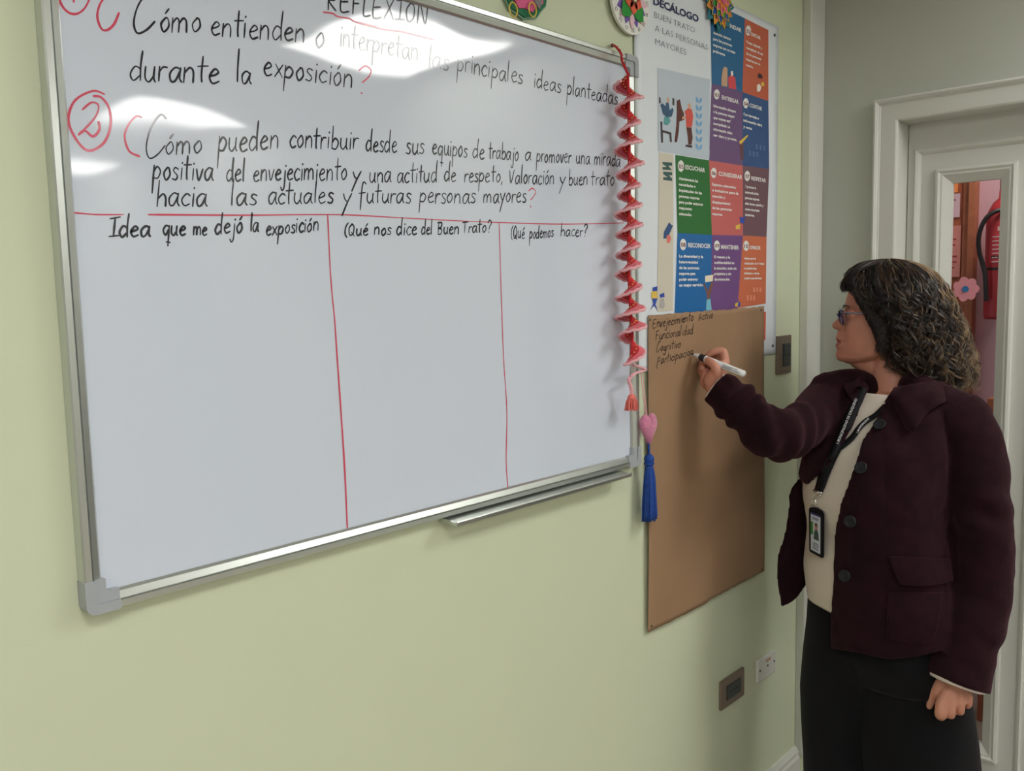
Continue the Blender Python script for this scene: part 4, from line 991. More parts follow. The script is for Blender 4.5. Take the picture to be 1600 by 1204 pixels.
# legs
HIPR, HIPL = PZ(1330, 2.17, .70), PZ(1425, 2.04, .70)
KNR, KNL = PZ(1318, 2.17, .40), PZ(1432, 2.06, .40)
ANR, ANL = PZ(1325, 2.18, .08), PZ(1428, 2.06, .08)
for h_, k_, a_ in ((HIPR, KNR, ANR), (HIPL, KNL, ANL)):
    chain(bm, [h_+UZ*.04, h_-UZ*.05, k_, k_-UZ*.1, a_], [.072, .072, .052, .052, .036], 20, 6)
    chain(bm, [a_-UZ*.035-UF*.02, a_-UZ*.04+UF*.06, a_-UZ*.05+UF*.13], [.032, .03, .022], 14, 4)
# right hand, gripping the marker
def wp(*a): return W(*a)
RH = {'i': [wp(1133, 565, 2.058), wp(1130, 549, 2.060), wp(1116, 549, 2.066), wp(1105, 555, 2.074)],
      'm': [wp(1128, 566, 2.075), wp(1122, 553, 2.086), wp(1108, 556, 2.090), wp(1101, 566, 2.080)],
      'r': [wp(1120, 571, 2.088), wp(1108, 560, 2.104), wp(1098, 565, 2.100), wp(1096, 575, 2.085)],
      'p': [wp(1112, 580, 2.094), wp(1101, 571, 2.112), wp(1094, 576, 2.108), wp(1096, 585, 2.094)],
      't': [wp(1114, 598, 2.048), wp(1121, 584, 2.032), wp(1117, 572, 2.030), wp(1106, 562.5, 2.044)]}
rr = {'i': [.0105, .0095, .0085, .0068], 'm': [.0105, .0095, .0085, .007], 'r': [.0102, .009, .008, .0068], 'p': [.0095, .0082, .0072, .006], 't': [.0145, .013, .0105, .0082]}
for k, q in RH.items():
    chain(bm, q, rr[k], 14, 6)
for k in 'imrp': chain(bm, [RW_+Vector((0, 0, .0)), RW_.lerp(RH[k][0], .55), RH[k][0]], [.017, .0145, .0115], 14, 4)
for a_, b_ in (('i', 'm'), ('m', 'r'), ('r', 'p')): capsule(bm, RW_.lerp(RH[a_][0].lerp(RH[b_][0], .5), .3), RH[a_][0].lerp(RH[b_][0], .5), .014, .009)
chain(bm, [RW_, wp(1112, 594, 2.05), wp(1119, 583, 2.042), RH['i'][0]], [.020, .020, .016, .009], 14, 4)
chain(bm, [RW_, wp(1104, 596, 2.072), wp(1104, 582, 2.085)], [.018, .0165, .012], 14, 4)
# left hand, loosely closed
LH = {'i': [wp(1471, 1098, 1.925), wp(1469, 1115, 1.922), wp(1472, 1117, 1.950), wp(1476, 1104, 1.958)],
      'm': [wp(1486, 1099, 1.922), wp(1485, 1114, 1.922), wp(1486, 1115, 1.950), wp(1488, 1103, 1.958)],
      'r': [wp(1500, 1096, 1.928), wp(1500, 1109, 1.930), wp(1499, 1110, 1.954), wp(1499, 1099, 1.960)],
      'p': [wp(1513, 1089, 1.940), wp(1513, 1099, 1.943), wp(1511, 1101, 1.962), wp(1510, 1092, 1.966)],
      't': [wp(1470, 1066, 1.945), wp(1460, 1080, 1.955), wp(1455, 1094, 1.960), wp(1452, 1103, 1.960)]}
rl = {'i': [.0125, .0120, .0095, .0075], 'm': [.012, .0105, .009, .0075], 'r': [.0112, .0098, .0085, .007], 'p': [.0098, .0082, .0072, .006], 't': [.0125, .0105, .0085, .0068]}
for k, q in LH.items(): chain(bm, q, rl[k], 14, 6)
for k in 'imrp': chain(bm, [LW-UZ*.0, LW.lerp(LH[k][0], .5), LH[k][0]], [.018, .0145, .0125 if k != 'p' else .010], 14, 4)
for a_, b_ in (('i', 'm'), ('m', 'r'), ('r', 'p')): capsule(bm, LW.lerp(LH[a_][0].lerp(LH[b_][0], .5), .3), LH[a_][0].lerp(LH[b_][0], .5), .015, .0105)
for a_, b_ in (('i', 't'),): capsule(bm, LW, wp(1467, 1082, 1.945), .018, .012)
body = remeshed('body', bm, .0022, [skin, lipm], 2, .5)
adopt(body, person)
inv = Matrix.Translation(person.location)
for p in body.data.polygons:
    c = inv @ p.center-HC; x, y, z = c.dot(HF), c.dot(HL), c.z
    if x > .085 and abs(y) < .025 and -.0825+abs(y)*.45 < z < -.0555-abs(y)*.45: p.material_index = 1
# eyes
eyew = mat('eye_white', srgb(225, 218, 212), .25); iris = mat('dark_iris', srgb(52, 34, 26), .2); lash = mat('dark_brown_lash', srgb(46, 34, 30), .6)
for s in (-1, 1):
    c = HP(.0600, s*.0315, -.001)
    def eyepatch(name, r, a0, a1, e_, m, par):
        bm = bmesh.new(); g = []
        for j in range(9):
            v = -1+2*j/8; row = []
            for i in range(13):
                u = i/12; az = (a0+(a1-a0)*u)*s; el = e_*v*math.sin(PI*(.06+.88*u))**.6
                row.append(bm.verts.new(c+(HF*math.cos(az)*math.cos(el)+HL*math.sin(az)*math.cos(el)+UZ*math.sin(el))*r))
            g.append(row)
        for A, B in zip(g, g[1:]):
            for i in range(12): bm.faces.new((A[i], A[i+1], B[i+1], B[i]))
        return obj(name, bm, m, par, True)
    e = eyepatch('eye', .0141, -.75, .85, .34, eyew, person)
    eyepatch('iris', .0143, -.40, .42, .36, iris, e)
    def lidp(sg, r): return [c+(HF*math.cos(az*s)*math.cos(el)+HL*math.sin(az*s)*math.cos(el)+UZ*math.sin(el))*r for az, el in [((-.8+1.75*i/12), sg*.36*math.sin(PI*(.04+.92*i/12))**.6) for i in range(13)]]
    bm = bmesh.new(); tube(bm, lidp(1, .0142), .0017, 8); tube(bm, lidp(-1, .0140), .0014, 8); obj('eyelid', bm, skin, e, True)
    bm = bmesh.new(); tube(bm, [p-UZ*.0012+HF*.0006 for p in lidp(1, .0150)], .0008, 6); obj('eyelash', bm, lash, e)
    bm = bmesh.new(); rg = random.Random(3)
    for i in range(46):
        u = i/45; a = HP(.0815-.014*u**1.8, s*(.012+.040*u), .016+.006*math.sin(u*2.6)+rg.uniform(-.002, .002)); tube(bm, [a, a+HL*s*.006-UZ*.0005-HF*.0005, a+HL*s*.010-UZ*.002-HF*.0025], [.0005, .0005, .0002], 4)
    obj('eyebrow', bm, lash, person, kind='stuff')
# ---------------------------------------------------------------- sweater
knit = mat('cream_knit', srgb(208, 197, 184), .85, bump=.25, bscale=900, var=.05, vscale=6, sheen=.2)
S_rows = [(603, 1391, .070, .080, 2.13), (610, 1391, .083, .105, 2.13), (622, 1389, .098, .15, 2.13), (650, 1383, .118, .168, 2.12), (700, 1372, .138, .174, 2.10), (740, 1365, .148, .176, 2.10), (776, 1361, .150, .176, 2.10), (800, 1362, .146, .174, 2.10), (826, 1364, .140, .172, 2.10), (860, 1364, .143, .174, 2.10), (890, 1364, .146, .178, 2.10), (915, 1367, .146, .180, 2.10), (936, 1369, .143, .180, 2.10)]
def in_rows(rows, k=5):
    P = catmull([Vector((r_[0], r_[1], r_[2]*1000)) for r_ in rows], k); Q = catmull([Vector((r_[3]*1000, r_[4]*1000, 0)) for r_ in rows], k)
    return [(p.x, p.y, p.z/1000, q.x/1000, q.y/1000) for p, q in zip(P, Q)]
bm = bmesh.new()
rows = in_rows(S_rows, 4); n = 96; rg_ = []
for j, (y, px, a, w, dep) in enumerate(rows):
    c = PZ(px, dep, zy(y)); ring = []
    for i in range(n):
        th = 2*PI*i/n; p = ell(c, a, w, th, 2.2)
        drop = .014*math.cos(th)*(1 if j == 0 else 0)
        f = max(0, (y-860)/76); p = p - UZ*(.012*f*math.cos(th))
        p += (p-c).normalized()*(.003*noise.noise(p*14)+.0025*f*math.sin(th*7))
        if y < 612: p -= UZ*(.032*max(0, math.cos(th))*(612-y)/9)
        ring.append(bm.verts.new(p))
    rg_.append(ring)
for A, B in zip(rg_, rg_[1:]):
    for i in range(n): bm.faces.new((A[i], A[(i+1) % n], B[(i+1) % n], B[i]))
bmesh.ops.recalc_face_normals(bm, faces=bm.faces[:])
sw = obj('sweater', bm, knit, person, True); md = sw.modifiers.new('s', 'SOLIDIFY'); md.thickness = .004; md.offset = -1
bm = bmesh.new(); tube(bm, [v.co for v in []] or [ell(PZ(1391, 2.13, zy(604)), .073, .083, 2*PI*i/48, 2.2)-UZ*.031*max(0, math.cos(2*PI*i/48)) for i in range(49)], .0045, 8); obj('neckband', bm, knit, sw, True)
cuffk = mat('pale_cuff_knit', srgb(222, 208, 204), .8, bump=.2, bscale=800)
# ---------------------------------------------------------------- trousers
trm = mat('black_wool_trousers', srgb(11, 11, 15), .9, spec=.2, bump=.2, bscale=700, sheen=.04)
bm = bmesh.new()
def leg(pts, n=40):
    rg = []
    for (pxa, pxb, dep, z, dd) in pts:
        A, B = PZ(pxa, dep, z), PZ(pxb, dep, z); c = (A+B)/2; hw = (B-A).length/2*.925
        ring = []
        for i in range(n):
            t = 2*PI*i/n; rr_ = 1+.035*math.sin(t*5+pxa*.01)*max(0, (.8-z))
            ring.append(bm.verts.new(c+Rl*hw*math.cos(t)*rr_+Fl*dd*math.sin(t)*rr_))
        rg.append(ring)
    for A, B in zip(rg, rg[1:]):
        for i in range(n): bm.faces.new((A[i], A[(i+1) % n], B[(i+1) % n], B[i]))
    bm.faces.new(rg[0]); bm.faces.new(rg[-1][::-1])
zt_ = [zy(y, 1400, 2.1) for y in (900, 980, 1030, 1090, 1140, 1204)]
leg([(1262, 1440, 2.13, zt_[0], .10), (1257, 1420, 2.14, zt_[1], .12), (1251, 1400, 2.15, zt_[2], .125), (1246, 1375, 2.17, zt_[3], .12), (1248, 1362, 2.18, zt_[4], .12), (1253, 1356, 2.18, zt_[5], .12), (1256, 1352, 2.19, .2, .12), (1258, 1350, 2.19, .035, .12)])
leg([(1300, 1480, 2.08, zt_[0], .10), (1315, 1492, 2.08, zt_[1], .105), (1325, 1503, 2.075, zt_[2], .105), (1332, 1517, 2.07, zt_[3], .105), (1338, 1525, 2.06, zt_[4], .105), (1343, 1531, 2.06, zt_[5], .105), (1345, 1534, 2.06, .2, .105), (1346, 1535, 2.06, .035, .105)])
loft(bm, [(860, 1368, .120, .150, 2.11), (900, 1370, .132, .165, 2.11), (950, 1374, .142, .178, 2.11), (1010, 1380, .145, .185, 2.11), (1050, 1382, .12, .17, 2.11)], 40)
def tdisp(p, n):
    return .0035*noise.noise(Vector((p.x*9, p.y*9, p.z*2.0)))*2
tr = adopt(remeshed('trousers', bm, .006, trm, 3, .5, tdisp), person)
shoem = mat('black_leather_shoe', (.015, .015, .017), .35)
for a_ in (ANR, ANL):
    bm = bmesh.new(); a0 = Vector((a_.x, a_.y, 0))
    chain(bm, [a0-UF*.035+UZ*.045, a0+UF*.03+UZ*.045, a0+UF*.10+UZ*.036, a0+UF*.165+UZ*.03], [.036, .038, .036, .024], 16, 5)
    s_ = remeshed('shoe', bm, .005, shoem, 2); 
    for v in s_.data.vertices:
        if v.co.z < .006: v.co.z = .002
    adopt(s_, person)
# ---------------------------------------------------------------- coat
wool = mat('burgundy_wool', srgb(33, 11, 18), .95, spec=.15, bump=.7, bscale=300, var=.35, vscale=28, sheen=.14)
wool.node_tree.nodes['Principled BSDF'].inputs['Sheen Tint'].default_value = (.6, .25, .32, 1)
# rows: y, centre px, a, w, depth, near edge px, far: [(px, depth) x2 tip first]
C_rows = [
 (598, 1398, .095, .120, 2.135, 1392, (1352, 1352)),
 (612, 1394, .108, .150, 2.13, 1388, (1347, 1347)),
 (640, 1386, .128, .180, 2.12, 1370, (1334, 1334)),
 (672, 1378, .146, .188, 2.11, 1348, (1318, 1318)),
 (700, 1373, .158, .190, 2.10, 1336, (1301, 1301)),
 (735, 1368, .166, .192, 2.10, 1325, (1271, 1271)),
 (770, 1364, .168, .193, 2.10, 1313, (1236, 1250)),
 (810, 1364, .164, .193, 2.10, 1305, (1230, 1246)),
 (850, 1366, .162, .195, 2.10, 1302, (1224, 1244)),
 (885, 1368, .165, .199, 2.10, 1301, (1214, 1240)),
 (920, 1371, .167, .202, 2.10, 1300, (1215, 1240)),
 (960, 1376, .168, .205, 2.10, 1299, (1221, 1242)),
 (1010, 1384, .170, .208, 2.10, 1299, (1226, 1246)),
]
def solve_theta(c, a, w, pxt, lo, hi):
    best = None
    for i in range(240):
        t = lo+(hi-lo)*i/239; p = ell(c, a, w, t)-CAM; px = 800+FL*p.dot(CR)/p.dot(CF); e = abs(px-pxt)
        if best is None or e < best[0]: best = (e, t)
    return best[1]
def dense(rows, k=5):
    P = catmull([Vector((r_[0], r_[1], r_[5])) for r_ in rows], k); Q = catmull([Vector((r_[2]*1000, r_[3]*1000, r_[4]*1000)) for r_ in rows], k)
    F = catmull([Vector(((r_[6] or (1336, 1350))[0], (r_[6] or (1336, 1350))[1], 0)) for r_ in rows], k)
    return [(p.x, p.y, q.x/1000, q.y/1000, q.z/1000, p.z, (f.x, f.y)) for p, q, f in zip(P, Q, F)]
crow = dense(C_rows); n = 110; grid = []
for (y, px, a, w, dep, ne, fe_) in crow:
    z = zy(y); c = PZ(px, dep, z)
    t0 = solve_theta(c, a, w, ne, -.7, .9)
    wrap = y <= 750
    t1 = 2*PI+solve_theta(c, a, w, fe_[0], -1.15, .3) if wrap else 2*PI-math.radians(64)
    row = []
    hemf = max(0, (y-930)/80)
    for i in range(n+1):
        t = t0+(t1-t0)*i/n; p = ell(c, a, w, t)
        p += (p-c).normalized()*(.006*math.sin(t*4+1.0)*max(0, (y-760)/250)+.002*noise.noise(p*11))
        p -= UZ*(.012*hemf*math.sin(max(0, min(PI, t*1.1))))
        if t > 2*PI-1.9 and y > 924: p.z = max(p.z, zy(924+(2*PI-1.1-t)*20, 1290, 2.15))
        row.append(p)
    # the open far front panel swings away from the body
    e0 = row[-1]; dpe = (e0-CAM).dot(CF)
    zz = e0.z
    nm_ = 12; yb_ = lambda x_: 950-(x_-1220)*.65
    tip = PZ(fe_[0], dpe-.035, zy(min(y, yb_(fe_[0])), fe_[0], dpe-.035) if y > 900 else zz); mid = PZ(fe_[1], dpe-.012, zy(min(y, yb_(fe_[1])), fe_[1], dpe-.012) if y > 900 else zz)
    if wrap: dv_ = (row[-1]-row[-2]).normalized(); mid, tip = e0+dv_*.003, e0+dv_*.006
    for q in catmull([e0, mid, tip], nm_//2)[1:]: row.append(q)
    grid.append(row)
def topx(p):
    q_ = p-CAM; d_ = q_.dot(CF); return 800+FL*q_.dot(CR)/d_, 602-FL*q_.dot(CU)/d_, d_
hem_t = [(1290, 1012), (1303, 1014), (1343, 1019), (1390, 1030), (1430, 1026), (1460, 1019), (1500, 1010), (1600, 1000)]
def hem_at(x):
    for a, b_ in zip(hem_t, hem_t[1:]):
        if a[0] <= x <= b_[0]: return a[1]+(b_[1]-a[1])*(x-a[0])/(b_[0]-a[0])
    return hem_t[0][1] if x < hem_t[0][0] else hem_t[-1][1]
for i, p in enumerate(grid[-1][:int(n*.62)]):
    hx_, hy_, hd_ = topx(p); up_ = (hy_-hem_at(hx_))*hd_/FL
    for (y, *_), row in zip(crow, grid):
        f_ = max(0, (y-880)/130); row[i].z += up_*f_*(1 if i < n*.5 else max(0, 1-(i-n*.5)/(n*.12)))
bm = bmesh.new(); V_ = [[bm.verts.new(p) for p in row] for row in grid]
for A, B in zip(V_, V_[1:]):
    for i in range(len(A)-1): bm.faces.new((A[i], A[i+1], B[i+1], B[i]))
bmesh.ops.recalc_face_normals(bm, faces=bm.faces[:])
r_ = bmesh.ops.solidify(bm, geom=bm.faces[:], thickness=.009)
# yoke closing the shoulders towards the collar
yk = [(572, 1400, .060, .062, 2.14), (584, 1399, .075, .085, 2.14), (598, 1397, .097, .122, 2.135)]
# sleeves
def sleeve(pts, rads, seg=28, n=8, open_end=.02):
    C = catmull(pts, n); m = len(pts)-1; RR = []
    for i in range(len(C)):
        f = i/n; k = min(int(f), m-1); g = f-k; g = g*g*(3-2*g); RR.append(rads[k]+(rads[k+1]-rads[k])*g)
    # outer then turned in at the cuff
    d1 = (C[-1]-C[-2]).normalized()
    P = [C[0]-(C[1]-C[0]).normalized()*.001]+C+[C[-1]+d1*.0005, C[-1]-d1*.012, C[-1]-d1*.03, C[-1]-d1*.031]
    R2 = [.002]+RR+[RR[-1]-.010, RR[-1]-.011, RR[-1]-.012, .001]
    tube(bm, P, R2, seg)
RC = wp(1119, 602, 2.052)
sleeve([W(1352, 628, 2.15), W(1300, 622, 2.19), W(1262, 658, 2.10), W(1214, 680, 2.01), W(1163, 640, 2.03), W(1136, 617, 2.045), W(1119, 603.5, 2.052)], [.060, .058, .055, .058, .051, .045, .041])
sleeve([W(1462, 642, 2.04), W(1508, 672, 1.985), W(1528, 730, 1.965), W(1533, 800, 1.955), W(1536, 870, 1.95), W(1530, 940, 1.945), W(1512, 1005, 1.94), W(1495, 1064, 1.935)], [.062, .064, .063, .062, .062, .062, .064, .068])
for p_, r0 in ((W(1340, 612, 2.17), .05), (W(1468, 636, 2.04), .055)): sphere(bm, p_, r0, 3, (1.1, 1.1, .8))
# shoulder slopes
chain(bm, [W(1352, 606, 2.15), W(1325, 604, 2.17), W(1296, 611, 2.18)], [.040, .044, .050], 18, 5)
chain(bm, [W(1430, 606, 2.07), W(1465, 632, 2.04), W(1505, 656, 1.99)], [.040, .052, .062], 18, 5)
def crease(p, axis_o, axis_d, per, amp, tw=0):
    return 0
REa, LEa = (RE-RW_).normalized(), (LE-LW).normalized()
def cdisp(p, nn):
    d = .0035*noise.noise(p*13+Vector((3, 1, 2)))+.0015*noise.noise(p*34)
    # elbow creases of the bent arm
    q = p-RE; r2 = q.length
    if r2 < .30 and (p-W(1345, 640, 2.15)).length > .09:
        t = q.dot((RS-RW_).normalized()); d += .0065*math.sin(t*105+2.5*noise.noise(p*9))*math.exp(-(r2/.12)**2)
        t2 = (p-RW_).dot(REa); d += .005*math.sin(t2*150+3*noise.noise(p*12))*math.exp(-((t2-.07)/.05)**2)
    q = p-W(1500, 800, 1.95)
    t = (p-LE).dot(UZ)+.55*(p-LE).dot(Rh)
    px = 800+FL*(p-CAM).dot(CR)/(p-CAM).dot(CF)
    if px > 1478: d += .0085*math.sin(t*52+5.5*noise.noise(p*6))*max(0, .25+1.3*noise.noise(p*8+Vector((1, 5, 2))))*math.exp(-((p.z-LE.z)/.24)**2)+.003*noise.noise(p*7+Vector((9, 2, 4)))
    elif px > 1380: d += .003*math.sin(px*.09+p.z*18+2*noise.noise(p*5))*math.exp(-((p.z-zy(700))/.15)**2)
    return d
coat = adopt(remeshed('coat', bm, .0045, wool, 4, .5, cdisp), person)
from mathutils.bvhtree import BVHTree
def tree_of(o):
    M_ = Matrix.Translation(person.location)
    me = bpy.data.meshes.new_from_object(o.evaluated_get(DG()))
    t = BVHTree.FromPolygons([M_ @ v.co for v in me.vertices], [p.vertices[:] for p in me.polygons]); bpy.data.meshes.remove(me); return t
ct, st = tree_of(coat), tree_of(sw)
def hit(t, px, py_, lift=0.0, dflt=2.0):
    d = ray(px, py_).normalized(); r_ = t.ray_cast(CAM, d)
    if r_[0] is None: return W(px, py_, dflt), -CF
    n_ = r_[1] if r_[1].dot(d) < 0 else -r_[1]
    return r_[0]+n_*lift, n_
# collar
def patch(name, rowsA, m, parent, th=.007, k=6, seg=1):
    """rowsA: list of rows, each a list of Vectors; smooth grid with thickness"""
    R1 = [catmull(r_, k) for r_ in rowsA]; cols = [catmull([R1[j][i] for j in range(len(R1))], k) for i in range(len(R1[0]))]
    bm = bmesh.new(); V1 = [[bm.verts.new(p) for p in c_] for c_ in cols]
    for A, B in zip(V1, V1[1:]):
        for i in range(len(A)-1): bm.faces.new((A[i], A[i+1], B[i+1], B[i]))
    bmesh.ops.recalc_face_normals(bm, faces=bm.faces[:])
    o = obj(name, bm, m, parent, True); md = o.modifiers.new('s', 'SOLIDIFY'); md.thickness = th; md.offset = 0
    bv = o.modifiers.new('b', 'SUBSURF'); bv.levels = 1; bv.render_levels = 1
    return o
def hc(px, py_, l=.008): return hit(ct, px, py_, l)[0]
patch('collar', [[W(1398, 606, 2.02), W(1416, 602, 1.99), W(1438, 598, 2.00), W(1465, 596, 2.03), W(1485, 596, 2.10)],
                 [hc(1388, 628, .016), hc(1410, 636, .018), hc(1436, 630, .02), hc(1462, 620, .02), W(1492, 606, 2.08)],
                 [hc(1372, 647, .008), hc(1419, 676, .008), hc(1446, 650, .010), hc(1474, 634, .012), W(1500, 622, 2.06)]], wool, coat)
patch('collar', [[W(1353, 586, 2.12), W(1347, 580, 2.15), W(1356, 574, 2.2)], [W(1345, 604, 2.095), W(1334, 592, 2.14), W(1335, 578, 2.2)], [W(1336, 634, 2.075), W(1319, 606, 2.12), W(1318, 586, 2.18)]], wool, coat)
# pocket and flap
patch('pocket', [[hc(1388, 925, .003), hc(1430, 925, .003), hc(1472, 925, .003)], [hc(1386, 965, .005), hc(1428, 968, .006), hc(1466, 968, .004)], [hc(1386, 996, .003), hc(1425, 1004, .004), hc(1458, 1002, .003)]], wool, coat, .004)
patch('pocket_flap', [[hc(1387, 868, .004), hc(1435, 870, .005), hc(1482, 872, .004)], [hc(1395, 890, .009), hc(1437, 893, .010), hc(1483, 893, .007)], [hc(1404, 912, .009), hc(1442, 914, .010), hc(1484, 908, .007)]], wool, coat, .006)
btn = mat('black_button', (.010, .011, .015), .5, spec=.3)
for px, y in ((1375, 664), (1346, 731), (1329, 814), (1321, 899)):
    p, n_ = hit(ct, px, y, .004); q = n_.to_track_quat('Z', 'Y').to_matrix().to_4x4()
    bm = bmesh.new(); rad_ = .0142
    lathe(bm, (0, 0, 0), [(0, -.002), (rad_, -.002), (rad_, .0015), (rad_*.86, .003), (rad_*.7, .0015), (0, .001)], 24)
    for k in range(4): sphere(bm, (rad_*.22*math.cos(PI/4+k*PI/2), rad_*.22*math.sin(PI/4+k*PI/2), .0012), .0013, 1)
    bmesh.ops.transform(bm, matrix=Matrix.Translation(p) @ q, verts=bm.verts[:]); obj('button', bm, btn, coat)
# pale sweater cuffs at both wrists
def cuff(c, d, r0, r1, L, name='sweater_cuff'):
    bm = bmesh.new(); d = d.normalized(); tube(bm, [c-d*L, c-d*L*.4, c, c+d*.0015], [r0, r0, r1, r1-.004], 28, caps=False); tube(bm, [c+d*.0015, c-d*.004, c-d*L], [r1-.004, r1-.006, r0-.004], 28, caps=False)
    return obj(name, bm, cuffk, person, True)
dl = (W(1495, 1064, 1.935)-W(1512, 1005, 1.94)).normalized()
cuff(W(1495, 1064, 1.935)+dl*.005, dl, .062, .058, .04)
dr_ = (W(1119, 603.5, 2.052)-W(1136, 617, 2.045)).normalized()
cuff(W(1119, 603.5, 2.052)+dr_*.004, dr_, .036, .034, .03)

# ================================================================== EYEGLASSES
gfr = mat('blue_violet_frame', srgb(46, 40, 92), .25, coat=.4); glens = mat('lens', (.55, .56, .66), .02, trans=1); glens.node_tree.nodes['Principled BSDF'].inputs['IOR'].default_value = 1.05
gg = empty('eyeglasses', HP(.09, 0, .0), 'dark blue framed eyeglasses worn by the woman', 'glasses')
for s in (-1, 1):
    ring = []
    for i in range(33):
        t = 2*PI*i/32; ct_, st_ = math.cos(t), math.sin(t); y = .0265*math.copysign(abs(ct_)**.75, ct_); z = .0185*math.copysign(abs(st_)**.75, st_)
        ring.append(HP(.0905-abs(s*.033+y)*.10-(.004 if z < 0 else 0)*(-z/.016), s*.0325+y, -.006+z))
    bm = bmesh.new(); tube(bm, ring, .0025, 8); obj('rim', bm, gfr, gg, True)
    bm = bmesh.new(); bm.faces.new([bm.verts.new(p) for p in ring[:-1]]); r_ = bmesh.ops.solidify(bm, geom=bm.faces[:], thickness=.0012); obj('lens', bm, glens, gg)
    bm = bmesh.new(); P = catmull([HP(.0855, s*.056, .006), HP(.080, s*.070, .006), HP(.055, s*.078, .004), HP(.0, s*.080, .002), HP(-.015, s*.080, -.006)], 5)
    tube(bm, P, .0018, 8); obj('temple_arm', bm, mat('temple_metal', srgb(120, 124, 150), .25, metal=.6) if s > 0 else gfr, gg, True)
bm = bmesh.new(); tube(bm, catmull([HP(.091, .009, -.003), HP(.0945, 0, .0005), HP(.091, -.009, -.003)], 5), .0018, 8); obj('bridge', bm, gfr, gg, True)

# ================================================================== MARKER IN HER HAND
ma, mb = wp(1080.5, 552, 2.098), wp(1163.5, 584.5, 1.985)
# keep its tip on the paper
ma = WY(1080.5, 552, ky(WY(1080.5, 552, -.012).x, WY(1080.5, 552, -.012).z)-.001)
print('marker len', (mb-ma).length)
mk = empty('marker', ma, 'white marker with black band held in the hand of the woman writing', 'marker')
mdv = (mb-ma); ML = mdv.length; q = mdv.to_track_quat('Z', 'Y').to_matrix().to_4x4()
def mpart(name, pr, m):
    bm = bmesh.new(); lathe(bm, (0, 0, 0), pr, 24); bmesh.ops.transform(bm, matrix=Matrix.Translation(ma) @ q, verts=bm.verts[:]); return obj(name, bm, m, mk)
whm = mat('white_marker_barrel', srgb(225, 226, 228), .35)
mpart('nib', [(0, 0), (.0016, .001), (.0022, .006), (.0022, .008)], inkb)
mpart('tip_cone', [(.0024, .007), (.0042, .012), (.0068, .024), (.0070, .026)], whm)
mpart('band', [(.0070, .025), (.0082, .027), (.0082, .040), (.0078, .041)], inkb)
mpart('barrel', [(.0078, .040), (.0078, ML-.004), (.0068, ML-.001), (.0, ML)], whm)
for k in range(4):
    bm = bmesh.new(); a0 = [.5, .9, 1.3, 1.7][k]
    n_ = 8; z0_, z1_ = ML*.62, ML*(.62+.3*[.9, .6, 1, .5][k])
    cv = q.to_3x3().inverted() @ (CAM-ma); ac = math.atan2(cv.y, cv.x)+(-.5+.3*k)
    vs = [[bm.verts.new((.0081*math.cos(ac+da), .0081*math.sin(ac+da), z)) for da in (0, .13)] for z in (z0_, z1_)]
    bm.faces.new((vs[0][0], vs[0][1], vs[1][1], vs[1][0])); bmesh.ops.transform(bm, matrix=Matrix.Translation(ma) @ q, verts=bm.verts[:]); obj('printed_line', bm, pm('grey_marker_print', 120, 124, 130), mk)

# ================================================================== LANYARD WITH BADGE
lan = mat('black_lanyard', (.006, .006, .008), .7, spec=.2, bump=.2, bscale=900)
def hs(px, py_, l=.004):
    a = hit(st, px, py_, l, 2.03)[0]; b_ = ct.ray_cast(CAM, ray(px, py_).normalized())[0]
    return a
ly = empty('lanyard', hs(1278, 830), 'black lanyard with white lettering and identity badge hanging round the neck of the woman', 'lanyard')
def hboth(px, py_, l=.004):
    d = ray(px, py_).normalized(); a = hit(st, px, py_, l, 2.03)[0]; b_ = ct.ray_cast(CAM, d)
    if b_[0] is not None and (b_[0]-CAM).length < (a-CAM).length: return b_[0]-d*l
    return a
def strap(name, pts, wpx, lift=.004, hs=hs):
    C = catmull([Vector((a, b_, 0)) for a, b_ in pts], 6); bm = bmesh.new(); L = []
    for i, p in enumerate(C):
        t = (C[min(i+1, len(C)-1)]-C[max(i-1, 0)]).normalized(); nn = Vector((-t.y, t.x, 0))
        ww = wpx[0]+(wpx[1]-wpx[0])*i/(len(C)-1)
        A = [hs(p.x+nn.x*ww*f, p.y+nn.y*ww*f, lift) for f in (-.5, 0, .5)]
        L.append([bm.verts.new(x) for x in A])
    for A, B in zip(L, L[1:]):
        for i in range(2): bm.faces.new((A[i], A[i+1], B[i+1], B[i]))
    bmesh.ops.recalc_face_normals(bm, faces=bm.faces[:])
    o = obj(name, bm, lan, ly, True); md = o.modifiers.new('s', 'SOLIDIFY'); md.thickness = .0016; md.offset = 0; return o
strap('strap', [(1347, 604), (1342, 618), (1335, 634), (1327, 652), (1318, 674), (1308, 699)], (15, 17), .006, hboth)
strap('strap', [(1384, 636), (1370, 650), (1353, 661), (1343, 672), (1333, 686), (1318, 698), (1304, 708)], (7, 9), .006)
strap('strap', [(1311, 694), (1301, 716), (1291, 740), (1286, 756), (1282, 768)], (19, 13), .006, hboth)
